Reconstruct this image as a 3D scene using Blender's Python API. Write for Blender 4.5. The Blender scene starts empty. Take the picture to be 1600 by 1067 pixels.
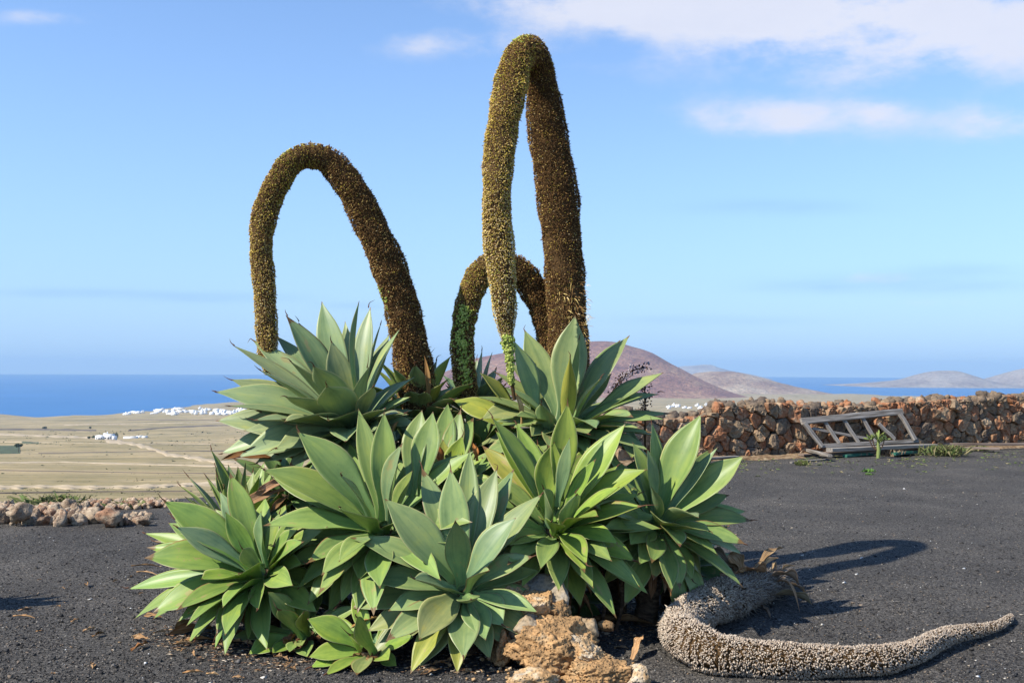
import bpy, bmesh, math, random
import numpy as np
from mathutils import Vector, Matrix, Euler, noise

# ------------------------------------------------------------------ camera, world, sun
SC = bpy.context.scene
COL = SC.collection
R = math.radians
F = 1555.6                    # focal length in photo pixels (35 mm on 36 mm)
CAM = Vector((0, 0, 1.55))
PITCH, ROLL = R(1.565), R(0.25)
MCAM = Matrix.Rotation(R(90) + PITCH, 3, 'X') @ Matrix.Rotation(ROLL, 3, 'Z')
cd = bpy.data.cameras.new('camera'); cam = bpy.data.objects.new('camera', cd); COL.objects.link(cam)
cam.matrix_world = Matrix.Translation(CAM) @ MCAM.to_4x4()
cd.lens = 35; cd.sensor_width = 36; cd.clip_start = 0.05; cd.clip_end = 80000
SC.camera = cam

SUN_AZ = R(29)                # light travels towards +x, turned this much towards +y
SUN_EL = R(44)
L_DIR = Vector((math.cos(SUN_AZ) * math.cos(SUN_EL), math.sin(SUN_AZ) * math.cos(SUN_EL), -math.sin(SUN_EL)))
sd = bpy.data.lights.new('sun', 'SUN'); sd.energy = 4.6; sd.angle = R(0.53); sd.color = (1.0, 0.95, 0.86)
sun = bpy.data.objects.new('sun', sd); COL.objects.link(sun)
sun.rotation_euler = L_DIR.to_track_quat('-Z', 'Y').to_euler(); sun.location = (-10, -6, 12)

def ray(px, py):
    return MCAM @ Vector(((px - 800) / F, -(py - 533.5) / F, -1))
def at(px, py, D):
    d = ray(px, py); return CAM + d * (D / d.y)
def on_ground(px, py, z=0.0):
    d = ray(px, py); return CAM + d * ((z - CAM.z) / d.z)

W = bpy.data.worlds.new('World'); SC.world = W; W.use_nodes = True
wn, wl = W.node_tree.nodes, W.node_tree.links
wn.clear()
def N(nodes, t, **k):
    n = nodes.new(t)
    for a, b in k.items(): setattr(n, a, b)
    return n
def math_node(nodes, links, op, a, b=None, clamp=False):
    n = nodes.new('ShaderNodeMath'); n.operation = op; n.use_clamp = clamp
    for i, v in enumerate((a, b)):
        if v is None: continue
        if isinstance(v, (int, float)): n.inputs[i].default_value = v
        else: links.new(v, n.inputs[i])
    return n.outputs[0]
M_ = lambda op, a, b=None, clamp=False: math_node(wn, wl, op, a, b, clamp)
tc = N(wn, 'ShaderNodeTexCoord'); sep = N(wn, 'ShaderNodeSeparateXYZ'); wl.new(tc.outputs['Generated'], sep.inputs[0])
X, Y, Z = sep.outputs
sky = N(wn, 'ShaderNodeTexSky', sky_type='NISHITA', sun_disc=False, sun_elevation=SUN_EL,
        sun_rotation=math.atan2(-L_DIR.x, -L_DIR.y), altitude=200, air_density=1.0, dust_density=0.0, ozone_density=1.6)
# hue of the sky: a touch more cyan-blue than the clean model
hs = N(wn, 'ShaderNodeHueSaturation'); hs.inputs['Saturation'].default_value = 1.0; hs.inputs['Value'].default_value = 1.0
tint = N(wn, 'ShaderNodeMixRGB', blend_type='MULTIPLY'); tint.inputs[0].default_value = 1; tint.inputs[2].default_value = (0.81, 0.925, 1.11, 1)
wl.new(sky.outputs[0], hs.inputs['Color']); wl.new(hs.outputs[0], tint.inputs[1])
# a clear sea horizon: the low sky stays pale blue all the way round
hz_ = N(wn, 'ShaderNodeMixRGB'); wl.new(M_('MULTIPLY', M_('POWER', M_('SUBTRACT', 1.0, M_('ABSOLUTE', Z)), 4.0), 0.95), hz_.inputs[0])
wl.new(tint.outputs[0], hz_.inputs[1]); hz_.inputs[2].default_value = (1.85, 3.05, 4.8, 1)
# clouds: noise on a flat layer above, thickened where the puffs stand
zz = M_('ADD', M_('MAXIMUM', Z, 0.0), 0.10)
cx = M_('DIVIDE', X, zz); cy = M_('DIVIDE', Y, zz)
cmb = N(wn, 'ShaderNodeCombineXYZ'); wl.new(cx, cmb.inputs[0]); wl.new(cy, cmb.inputs[1])
def wnoise(vec, scale, detail, rough=0.55):
    n = N(wn, 'ShaderNodeTexNoise'); n.inputs['Scale'].default_value = scale; n.inputs['Detail'].default_value = detail
    n.inputs['Roughness'].default_value = rough; wl.new(vec, n.inputs['Vector']); return n.outputs[0]
n1 = wnoise(cmb.outputs[0], 0.55, 3)
mp = N(wn, 'ShaderNodeMapping'); mp.inputs['Scale'].default_value = (4.5, 4.5, 10); wl.new(tc.outputs['Generated'], mp.inputs[0])
n2 = wnoise(mp.outputs[0], 1.9, 9, 0.64)
yy = M_('MAXIMUM', Y, 0.05)
u = M_('DIVIDE', X, yy); e = M_('DIVIDE', Z, yy)
def gauss(px, py, w, h, amp):
    a = M_('DIVIDE', M_('SUBTRACT', u, (px - 800) / F), w / F)
    b = M_('DIVIDE', M_('SUBTRACT', e, (577 - py) / F), h / F)
    r2 = M_('ADD', M_('MULTIPLY', a, a), M_('MULTIPLY', b, b))
    return M_('MULTIPLY', M_('EXPONENT', M_('MULTIPLY', M_('POWER', r2, 1.25), -0.85)), amp)
def total(lst):
    t = None
    for g in lst:
        v = gauss(*g); t = v if t is None else M_('ADD', t, v)
    return t
white = total([(1430, 38, 370, 82, .64), (1120, 2, 260, 50, .42), (880, 5, 160, 40, .34), (1240, 186, 180, 32, .40),
               (1385, 168, 50, 18, .2), (1575, 188, 95, 34, .40), (700, 68, 140, 24, .26), (60, 28, 100, 14, .24), (1080, 75, 60, 15, .08),
               (930, 105, 70, 14, .10), (310, 2, 60, 8, .10), (1380, 432, 90, 12, .2), (1480, 470, 90, 8, .14), (640, 5, 60, 14, .12)])
front = M_('GREATER_THAN', Y, 0.05)
cov = M_('ADD', M_('MULTIPLY', white, front), M_('MULTIPLY', M_('SUBTRACT', n2, 0.5), M_('ADD', 0.6, M_('MULTIPLY', white, 2.2))))
cov = M_('ADD', cov, M_('MULTIPLY', M_('SUBTRACT', n1, 0.62), 0.15))
mr = N(wn, 'ShaderNodeMapRange', interpolation_type='SMOOTHSTEP'); mr.inputs[1].default_value = 0.06; mr.inputs[2].default_value = 0.60
mr.inputs[3].default_value = 0; mr.inputs[4].default_value = 0.86
wl.new(cov, mr.inputs[0])
grey = total([(1200, 322, 130, 12, .5), (1440, 440, 200, 16, .5), (120, 462, 120, 7, .62), (330, 468, 130, 8, .55), (1250, 450, 80, 9, .4),
              (1110, 500, 150, 8, .35), (560, 480, 60, 6, .35), (1500, 418, 90, 10, .3), (1400, 25, 300, 20, .12)])
mp2 = N(wn, 'ShaderNodeMapping'); mp2.inputs['Scale'].default_value = (8, 8, 60); wl.new(tc.outputs['Generated'], mp2.inputs[0])
n3 = wnoise(mp2.outputs[0], 1.5, 5)
gcov = M_('MULTIPLY', M_('MULTIPLY', grey, front), M_('MULTIPLY', n3, 1.15), True)
mixg = N(wn, 'ShaderNodeMixRGB'); wl.new(gcov, mixg.inputs[0]); wl.new(hz_.outputs[0], mixg.inputs[1]); mixg.inputs[2].default_value = (1.55, 2.7, 4.2, 1)
# puffs: pale lilac-white, greyer where they are thick
ccol = N(wn, 'ShaderNodeMixRGB'); ccol.inputs[1].default_value = (4.5, 4.5, 4.9, 1); ccol.inputs[2].default_value = (3.7, 3.85, 4.5, 1); wl.new(n2, ccol.inputs[0])
mixc = N(wn, 'ShaderNodeMixRGB'); wl.new(mr.outputs[0], mixc.inputs[0]); wl.new(mixg.outputs[0], mixc.inputs[1]); wl.new(ccol.outputs[0], mixc.inputs[2])
bg = N(wn, 'ShaderNodeBackground'); bg.inputs[1].default_value = 0.14
wo = N(wn, 'ShaderNodeOutputWorld'); wl.new(mixc.outputs[0], bg.inputs[0]); wl.new(bg.outputs[0], wo.inputs[0])

SC.view_settings.view_transform = 'Standard'; SC.view_settings.look = 'None'
SC.view_settings.exposure = 0.55; SC.view_settings.gamma = 1; SC.view_settings.use_curve_mapping = False
SC.cycles.max_bounces = 6; SC.cycles.volume_bounces = 0; SC.cycles.transparent_max_bounces = 6
SC.render.engine = 'CYCLES'

# ------------------------------------------------------------------ materials
def mat(name, col=(.5, .5, .5), rough=.8, spec=.3):
    m = bpy.data.materials.new(name); m.use_nodes = True
    p = m.node_tree.nodes['Principled BSDF']
    p.inputs['Base Color'].default_value = (*col, 1); p.inputs['Roughness'].default_value = rough
    p.inputs['Specular IOR Level'].default_value = spec
    return m, m.node_tree.nodes, m.node_tree.links, p
def ramp(nodes, links, fac, stops):
    r = nodes.new('ShaderNodeValToRGB'); links.new(fac, r.inputs[0])
    el = r.color_ramp.elements
    while len(el) > 1: el.remove(el[-1])
    el[0].position = stops[0][0]; el[0].color = (*stops[0][1], 1)
    for p, c in stops[1:]:
        q = el.new(p); q.color = (*c, 1)
    return r.outputs[0]
def tnoise(nodes, links, vec, scale, detail=4, rough=.55):
    n = nodes.new('ShaderNodeTexNoise'); n.inputs['Scale'].default_value = scale
    n.inputs['Detail'].default_value = detail; n.inputs['Roughness'].default_value = rough
    if vec is not None: links.new(vec, n.inputs['Vector'])
    return n.outputs[0]
def bump(nodes, links, p, h, strength, dist):
    b = nodes.new('ShaderNodeBump'); b.inputs['Strength'].default_value = strength; b.inputs['Distance'].default_value = dist
    links.new(h, b.inputs['Height'])
    old = p.inputs['Normal'].links
    if old: links.new(old[0].from_socket, b.inputs['Normal'])
    links.new(b.outputs[0], p.inputs['Normal'])
def mixrgb(nodes, links, fac, a, b, mode='MIX'):
    n = nodes.new('ShaderNodeMixRGB'); n.blend_type = mode
    for i, v in enumerate((fac, a, b)):
        if isinstance(v, (int, float)): n.inputs[i].default_value = v
        elif isinstance(v, tuple): n.inputs[i].default_value = (*v, 1)
        else: links.new(v, n.inputs[i])
    return n.outputs[0]

# ------------------------------------------------------------------ objects
def tag(o, label=None, cat=None, group=None, kind=None):
    if label: o['label'] = label
    if cat: o['category'] = cat
    if group: o['group'] = group
    if kind: o['kind'] = kind
    return o
def empty(name, loc, label, cat, group=None):
    o = bpy.data.objects.new(name, None); o.empty_display_size = .1; o.location = loc; COL.objects.link(o)
    return tag(o, label, cat, group)
def link(name, me, parent=None, loc=None):
    o = bpy.data.objects.new(name, me); COL.objects.link(o)
    if parent is not None: o.parent = parent
    if loc is not None: o.location = loc
    return o
def mesh(name, V, Fc, m=None, smooth=True, uv=None, col=None):
    """V (n,3) array, Fc list of faces or (k,3|4) array; uv per vertex (n,2); col per vertex (n,3)"""
    me = bpy.data.meshes.new(name)
    V = np.asarray(V, dtype=np.float32)
    if isinstance(Fc, np.ndarray):
        k = Fc.shape[1]; nf = len(Fc); idx = Fc.astype(np.int32).ravel()
        me.vertices.add(len(V)); me.vertices.foreach_set('co', V.ravel())
        me.loops.add(len(idx)); me.loops.foreach_set('vertex_index', idx)
        me.polygons.add(nf); me.polygons.foreach_set('loop_start', np.arange(0, nf * k, k, dtype=np.int32))
        me.polygons.foreach_set('loop_total', np.full(nf, k, dtype=np.int32))
        me.update(calc_edges=True)
    else:
        me.from_pydata([tuple(map(float, v)) for v in V], [], Fc)
        idx = np.empty(len(me.loops), dtype=np.int32); me.loops.foreach_get('vertex_index', idx)
    if smooth: me.polygons.foreach_set('use_smooth', np.ones(len(me.polygons), dtype=bool))
    if uv is not None:
        l = me.uv_layers.new(name='UVMap'); l.data.foreach_set('uv', np.asarray(uv, dtype=np.float32)[idx].ravel())
    if col is not None:
        a = me.color_attributes.new('tone', 'FLOAT_COLOR', 'POINT')
        a.data.foreach_set('color', np.concatenate([col, np.ones((len(col), 1))], 1).astype(np.float32).ravel())
    if m is not None: me.materials.append(m)
    return me
def box_arrays(boxes):
    """boxes: list of (centre, half sizes, 3x3 rotation or None)"""
    c = np.array([(x, y, z) for x in (-1, 1) for y in (-1, 1) for z in (-1, 1)], float)
    f = np.array([(0, 1, 3, 2), (4, 6, 7, 5), (0, 4, 5, 1), (2, 3, 7, 6), (0, 2, 6, 4), (1, 5, 7, 3)])
    V, Q = [], []
    for i, (ce, h, rot) in enumerate(boxes):
        v = c * np.array(h)
        if rot is not None: v = v @ np.array(rot).T
        V.append(v + np.array(ce)); Q.append(f + 8 * i)
    return np.concatenate(V), np.concatenate(Q)
# ------------------------------------------------------------------ far terrain, sea, hills
def eye_y(px): return 573.2 + px * 0.00436 * 1.0
D_T = [0, 12, 13, 60, 100, 250, 600, 900, 1300, 2000]
Z_T = [-.30, -.30, -.35, -6.4, -11.6, -28.5, -57.0, -74.0, -90.8, -116.0]
C_PX = [-3000, 0, 60, 180, 240, 340, 600, 900, 1290, 1440, 1600, 4000]
C_D = [3300, 3000, 2980, 3250, 3500, 4300, 5400, 6900, 6700, 5900, 5600, 5600]
def H(x, y):
    r = np.hypot(x, y); az = np.arctan2(x, y); ac = np.clip(az, -1.0, 1.0)
    d = r * np.cos(ac); px = 800 + F * np.tan(ac)
    dc = np.interp(px, C_PX, C_D)
    z = np.interp(d, D_T, Z_T)
    t = np.clip((d - 2000) / (dc - 2000), 0, 1.6)
    z = np.where(d > 2000, -116.0 - 34.5 * t - np.where(t > 1, (t - 1) * 60, 0), z)
    # gentle swells, and a dune at the far left of the shore
    z = z + np.clip((d - 60) / 800, 0, 1) * (1.6 * np.sin(x * .011 + 1.3) * np.sin(y * .008) + 1.2 * np.sin(x * .023 + y * .017))  * (t < .98)
    z = z + 16 * np.exp(-((x + 1640) / 170) ** 2 - ((y - 2900) / 220) ** 2)
    return z
def hit(px, py):
    d = ray(px, py); lo = 14.0; s = lo
    while s < 9000:
        p = CAM + d * (s / d.y)
        if p.z < float(H(p.x, p.y)): break
        lo = s; s *= 1.02
    hi = s
    for _ in range(20):
        m = (lo + hi) / 2; p = CAM + d * (m / d.y)
        if p.z < float(H(p.x, p.y)): hi = m
        else: lo = m
    p = CAM + d * (hi / d.y); p.z = float(H(p.x, p.y)); return p

m_field, n, l, p = mat('dry_field', rough=1, spec=.05)
geo = n.new('ShaderNodeNewGeometry')
mpn = n.new('ShaderNodeMapping'); mpn.inputs['Scale'].default_value = (1, 1.9, 0); l.new(geo.outputs['Position'], mpn.inputs[0])
a = tnoise(n, l, mpn.outputs[0], .0035, 5, .6); b = tnoise(n, l, mpn.outputs[0], .03, 5, .62); c = tnoise(n, l, mpn.outputs[0], .25, 5, .6)
c1 = ramp(n, l, a, [(.30, (.22, .185, .10)), (.45, (.31, .25, .135)), (.55, (.40, .31, .18)), (.66, (.26, .225, .13))])
c2 = ramp(n, l, b, [(.34, (.60, .62, .55)), (.46, (.95, .95, .95)), (.62, (1.12, 1.08, 1.0))])
c3 = ramp(n, l, c, [(.32, (.62, .66, .56)), (.47, (.98, .98, .98)), (.7, (1.1, 1.08, 1.05))])
l.new(mixrgb(n, l, 1.0, mixrgb(n, l, 1.0, c1, c2, 'MULTIPLY'), c3, 'MULTIPLY'), p.inputs['Base Color'])
bump(n, l, p, c, .4, 1.0)
az = np.unique(np.concatenate([np.linspace(-math.pi, -.62, 40), np.linspace(-.62, .62, 430), np.linspace(.62, math.pi, 40)]))
rr = np.concatenate([[0, 6, 11.9, 12, 13], np.geomspace(15, 9500, 150)])
A_, R_ = np.meshgrid(az, rr); XX = R_ * np.sin(A_); YY = R_ * np.cos(A_); ZZ = H(XX, YY)
def grid(XX, YY, ZZ):
    nr, nc = XX.shape; i = np.arange(nr * nc).reshape(nr, nc)
    q = np.stack([i[:-1, :-1], i[:-1, 1:], i[1:, 1:], i[1:, :-1]], -1).reshape(-1, 4)
    return np.stack([XX, YY, ZZ], -1).reshape(-1, 3), q[:, ::-1]
V, Q = grid(XX, YY, ZZ)
o = link('terrain', mesh('terrain', V, Q, m_field)); tag(o, kind='structure')

m_sea, n, l, p = mat('sea_water', (.015, .10, .32), .45, .25)
geo = n.new('ShaderNodeNewGeometry'); s1 = tnoise(n, l, geo.outputs['Position'], .0016, 4)
mpn = n.new('ShaderNodeMapping'); mpn.inputs['Scale'].default_value = (1, 1, 0); l.new(geo.outputs['Position'], mpn.inputs[0])
s2 = tnoise(n, l, mpn.outputs[0], .02, 6, .7); bump(n, l, p, s2, .5, 6)
l.new(ramp(n, l, s1, [(.3, (.020, .125, .31)), (.7, (.034, .155, .37))]), p.inputs['Base Color'])  # diffuse blue base colour stands in for reflected sky
aa = np.linspace(0, 2 * math.pi, 181)[:-1]; rad = [0.01] + list(np.geomspace(200, 22000, 24))
Ag, Rg = np.meshgrid(np.append(aa, aa[0]), rad)
V, Q = grid(Rg * np.sin(Ag), Rg * np.cos(Ag), Rg * 0 - 150.0)
o = link('sea', mesh('sea', V, Q, m_sea)); tag(o, kind='structure')

def hill_mat(name, stops, sc=.004):
    m, n, l, p = mat(name, rough=1, spec=.05)
    geo = n.new('ShaderNodeNewGeometry'); mpn = n.new('ShaderNodeMapping'); mpn.inputs['Scale'].default_value = (1, 1, 2.5)
    l.new(geo.outputs['Position'], mpn.inputs[0])
    f = tnoise(n, l, mpn.outputs[0], sc, 7, .65); f2 = tnoise(n, l, mpn.outputs[0], sc * 9, 5, .7)
    c = ramp(n, l, f, stops); c2 = ramp(n, l, f2, [(.32, (.55, .50, .50)), (.5, (.95, .95, .95)), (.66, (1.35, 1.3, 1.25))])
    l.new(mixrgb(n, l, 1, c, c2, 'MULTIPLY'), p.inputs['Base Color']); bump(n, l, p, f2, .9, 25)
    return m
m_volc = hill_mat('volcano_cinder', [(.35, (.20, .095, .070)), (.48, (.29, .145, .10)), (.58, (.35, .19, .12)), (.68, (.41, .27, .17))])
m_tan = hill_mat('tan_hill_soil', [(.35, (.26, .15, .10)), (.5, (.38, .26, .17)), (.65, (.48, .37, .25))])
m_isle = hill_mat('island_soil', [(.35, (.24, .18, .15)), (.5, (.34, .28, .23)), (.7, (.42, .37, .31))], .003)
def ridge(name, D, prof, back, mt, label, amp=10, base=-158, front=None):
    xs = np.array([(a - 800) / F * D for a, b in prof]); hs_ = np.array([CAM.z - (b - eye_y(a)) / F * D for a, b in prof])
    gx = np.linspace(xs[0], xs[-1], 150); gv = np.linspace(-1, 1, 60)
    # smooth the measured outline
    P = np.interp(gx, xs, hs_); k = np.array([1, 2, 3, 2, 1]) / 9; P = np.convolve(np.pad(P, 2, 'edge'), k, 'valid')
    GX, GV = np.meshgrid(gx, gv); front = front or back
    g = np.clip(1 - np.abs(GV) ** 1.35, 0, 1) ** 1.05
    PP = np.interp(GX, gx, P)
    Zh = base + (PP - base) * g
    GY = D + np.where(GV < 0, GV * front, GV * back)
    sc = D / 5500
    nz = np.array([noise.fractal(Vector((x / 260 / sc, y / 420 / sc, len(name) * 3.1)), 1.0, 2.1, 5) for x, y in zip(GX.ravel(), GY.ravel())]).reshape(GX.shape)
    Zh = Zh + nz * amp * sc * np.clip((Zh - base) / 80, 0, 1) * np.clip(np.abs(GV) * 3 + .25, 0, 1)
    V, Q = grid(GX, GY, Zh)
    o = link(name, mesh(name, V, Q, mt)); tag(o, label, kind='structure'); return o
ridge('volcano', 5500, [(560, 640), (640, 604), (700, 580), (745, 560), (800, 549), (860, 541), (905, 537), (925, 533.5), (945, 532.5), (965, 535), (985, 541),
      (1003, 546), (1022, 553), (1045, 567), (1070, 581), (1100, 597), (1130, 610), (1160, 620), (1200, 628)], 800, m_volc, 'purple brown volcano rising beyond the stone wall', 13)
ridge('hill', 6700, [(1020, 630), (1060, 598), (1085, 583.5), (1110, 580.5), (1145, 581.5), (1165, 585), (1185, 590), (1210, 597), (1240, 604), (1270, 611), (1300, 618), (1330, 625)], 700, m_tan,
      'low tan hill on the right flank of the volcano', 12)
ridge('island', 16000, [(1030, 584), (1050, 577), (1065, 573), (1085, 572), (1100, 570.5), (1112, 571), (1122, 575), (1140, 579.5), (1165, 584), (1190, 590)], 900, m_isle,
      'faintest blue island behind the low tan hill', 10)
ridge('island', 9600, [(1300, 606), (1325, 602.5), (1345, 600), (1370, 598), (1400, 595), (1420, 592), (1436, 585), (1452, 581), (1470, 579.5), (1492, 579.5), (1506, 583), (1520, 590),
      (1532, 597), (1545, 597), (1560, 592), (1575, 584), (1595, 577), (1630, 572), (1680, 578), (1750, 597), (1800, 606)], 900, m_isle,
      'long flat island with a rounded cone beyond the sea channel', 6, base=-151)

# dirt tracks and field strips, draped on the terrain
m_track, n, l, p = mat('pale_dirt', (.47, .37, .24), 1, .05)
geo = n.new('ShaderNodeNewGeometry'); f = tnoise(n, l, geo.outputs['Position'], .12, 4)
l.new(ramp(n, l, f, [(.35, (.36, .28, .17)), (.6, (.52, .41, .27))]), p.inputs['Base Color'])
m_green, n, l, p = mat('green_crop', (.09, .11, .06), 1, .05); geo = n.new('ShaderNodeNewGeometry'); f = tnoise(n, l, geo.outputs['Position'], .15, 4); l.new(ramp(n, l, f, [(.4, (.07, .075, .055)), (.6, (.11, .14, .07))]), p.inputs['Base Color'])
m_darkfield, *_ = mat('dark_field', (.15, .12, .09), 1, .05)
def drape(name, pts, wpx, mt, label, vary=1):
    """pts: photo points along the strip; built on the terrain where they fall"""
    c = []
    for (x0, y0), (x1, y1) in zip(pts, pts[1:]):
        for k in range(8): c.append((x0 + (x1 - x0) * k / 8, y0 + (y1 - y0) * k / 8))
    c.append(pts[-1]); V = []
    for i, (x, y) in enumerate(c):
        w = wpx * (1 + vary * (.35 * math.sin(i * 1.7) + .2 * math.sin(i * .61)))
        for s in (-1.15, -.9, 0, .9, 1.15):
            q = hit(x, y + s * w / 2); V.append((q.x, q.y, q.z + (.10 + q.y * .0003 if abs(s) < 1 else -1.0)))
    Q = np.array([(5 * i + j, 5 * i + j + 1, 5 * i + j + 6, 5 * i + j + 5) for i in range(len(c) - 1) for j in range(4)])
    o = link(name, mesh(name, V, Q, mt)); tag(o, label, kind='structure'); return o
drape('dirt_track', [(165, 688), (205, 693), (235, 700), (262, 710), (300, 715), (345, 722), (420, 728)], 5, m_track, 'pale dirt track winding from the white farmhouse')
drape('dirt_track', [(-10, 762), (60, 760.5), (150, 762), (240, 760), (300, 757), (420, 752)], 5, m_track, 'pale dirt line along the near edge of the fields')
drape('dirt_track', [(-10, 678), (60, 681), (120, 683), (160, 685)], 2.5, m_track, 'thin pale dirt line left of the farmhouse')
drape('dirt_track', [(200, 673), (260, 668), (330, 665), (420, 664)], 1.6, m_darkfield, 'thin dark boundary line beyond the farmhouse')
drape('dirt_track', [(-10, 723), (100, 722), (250, 726), (400, 730)], 1.6, m_track, 'faint pale furrow across the middle fields')
drape('crop_field', [(-40, 703), (31, 702.5)], 13, m_green, 'small dark green field at the left edge', 0)
drape('crop_field', [(34, 691), (60, 692)], 2, m_green, 'thin scrubby strip right of the lone palm')
drape('bare_field', [(-20, 671), (60, 671), (150, 672.5)], 2, m_darkfield, 'dark strip of bare ground')

for k_, (a_, b_) in enumerate([((-10, 690), (330, 694)), ((60, 708), (420, 704)), ((-10, 735), (420, 741)), ((100, 664), (420, 659)), ((200, 656), (420, 655)), ((-10, 771), (300, 768))]):
    drape('field_wall', [a_, ((a_[0] + b_[0]) / 2, (a_[1] + b_[1]) / 2 + (.8, -.7, .5, -.6)[k_ % 4]), b_], .45 + .2 * (k_ % 2), m_darkfield if k_ % 3 else m_track, ['low dark field wall line level with the farmhouse track', 'low field line right of the palm', 'dark field line across the nearest plain', 'dark line on the pale plain below the village', 'pale strip just below the village', 'nearest dark field edge line'][k_])
# ------------------------------------------------------------------ haze
lo, hi = np.array((-24000., -24000., -175.)), np.array((24000., 24000., 190.))
V, Q = box_arrays([((lo + hi) / 2, (hi - lo) / 2, None)])
m_haze = bpy.data.materials.new('haze'); m_haze.use_nodes = True; hn, hl = m_haze.node_tree.nodes, m_haze.node_tree.links
hn.remove(hn['Principled BSDF']); pv = hn.new('ShaderNodeVolumePrincipled')
pv.inputs['Color'].default_value = (.50, .74, 1.0, 1); pv.inputs['Density'].default_value = 5.6e-5; pv.inputs['Anisotropy'].default_value = 0.0
hl.new(pv.outputs[0], hn['Material Output'].inputs['Volume'])
o = link('haze', mesh('haze', V, Q, m_haze, smooth=False)); tag(o, kind='stuff')

# ------------------------------------------------------------------ far houses, trees
m_wht, *_ = mat('white_render', (.80, .79, .76), .9, .2)
m_dark, *_ = mat('dark_opening', (.03, .035, .04), .4, .4)
rnd = random.Random(5)
def house_mesh(w, d, h, k):
    B = [((0, 0, h / 2 - 1), (w / 2, d / 2, h / 2 + 1), None)]
    if k % 3 == 0: B.append(((w * .2, d * .05, h + h * .3 - .2), (w * .26, d * .3, h * .32), None))
    if k % 3 == 1: B.append(((-w * .62, d * .1, h * .33 - 1), (w * .2, d * .38, h * .33 + 1), None))
    if k % 3 == 2: B += [((w * .3, 0, h + .45), (.5, .5, .7), None), ((-w * .6, -d * .2, h * .4 - 1), (w * .16, d * .25, h * .4 + 1), None)]
    B += [((0, -d / 2 + .12, h + .15), (w / 2 - .02, .12, .3), None), ((0, d / 2 - .12, h + .15), (w / 2 - .02, .12, .3), None)]
    V, Q = box_arrays(B); nw = len(Q)
    for i in range(2 + k % 2):
        v, q = box_arrays([((-w * .3 + i * w * .28, -d / 2 - .02, h * (.5 if i else .36)), (w * .055, .06, h * (.14 if i else .3)), None)])
        Q = np.concatenate([Q, q + len(V)]); V = np.concatenate([V, v])
    me = mesh('house', V, Q, m_wht, smooth=False); me.materials.append(m_dark)
    mi = np.zeros(len(Q), dtype=np.int32); mi[nw:] = 1; me.polygons.foreach_set('material_index', mi); return me
kinds = [house_mesh(*a) for a in ((15, 10, 5, 0), (11, 9, 6, 1), (18, 10, 4.5, 2), (9, 8, 7, 3), (22, 11, 5, 4), (13, 12, 8, 5))]
def place_house(px, py, sc, label, group, k=None):
    q = hit(px, py); o = link('house', kinds[k if k is not None else rnd.randrange(6)])
    o.location = (q.x, q.y, q.z); o.rotation_euler = (0, 0, rnd.uniform(-.5, .5)); o.scale = (sc, sc, sc)
    tag(o, label, 'house', group)
GV_ = 'white houses of the seaside village'
for x0, x1, y0, y1, cnt in [(184, 206, 641, 642.5, 6), (206, 218, 641, 645, 5), (192, 204, 648, 648.6, 3), (211, 224, 645, 647, 5), (236, 243, 646, 647, 2), (246, 262, 641, 646, 10),
                            (262, 288, 643, 649, 16), (273, 286, 638.5, 640.5, 5), (287, 294, 642, 646, 4), (300, 322, 640, 648, 16), (320, 330, 640, 642, 3), (329, 372, 642, 648.5, 26), (372, 420, 642, 649, 14)]:
    for i in range(cnt):
        place_house(rnd.uniform(x0, x1), rnd.uniform(y0, y1), rnd.uniform(.65, 1.05), 'small flat roofed white house in the village by the sea', GV_)
for i in range(16):
    place_house(rnd.uniform(1036, 1112), rnd.uniform(634, 639), rnd.uniform(.7, 1.1), 'small white house at the foot of the volcano', 'white houses at the foot of the volcano')
# the lone farmhouse
q = hit(166, 687)
fh = empty('farmhouse', q, 'low white farmhouse alone in the dry fields', 'house')
V, Q = box_arrays([((-7, 0, 2.3), (5, 5, 3.3), None), ((3.5, 1, 3), (5.2, 5, 4), None), ((10.3, 0, 2.0), (1.8, 4, 3), None), ((-2, 3, 7.0), (2.2, 2.2, 1.1), None), ((.5, 2, 8.2), (.45, .45, 1.9), None)])
link('wall', mesh('wall', V, Q, m_wht, smooth=False), fh)
for x, z, w, h, yv in [(-10, 2.2, .6, .7, -5.03), (-7.2, 1.4, .7, 1.4, -5.03), (-4, 2.4, .6, .7, -5.03), (.6, 2.6, .8, .8, -4.03), (4, 1.9, .8, 1.9, -4.03), (7, 3, .7, .8, -4.03)]:
    V, Q = box_arrays([((x, yv, z), (w, .08, h), None)]); link('window' if h < 1 else 'door', mesh('opening', V, Q, m_dark, smooth=False), fh)
for px, py, w, lab in [(204, 685, 9, 'long low white outbuilding right of the farmhouse'), (218, 683.5, 4, 'small white shed far right of the farmhouse'), (226, 684, 3, 'smallest grey shed right of the farmhouse')]:
    q = hit(px, py); V, Q = box_arrays([((0, 0, .8), (w, 3, 1.8), None), ((w * .4, 0, 2.75), (w * .5, 3.2, .15), None)])
    tag(link('shed', mesh('shed', V, Q, m_wht, smooth=False), loc=q), lab, 'shed')

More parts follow.
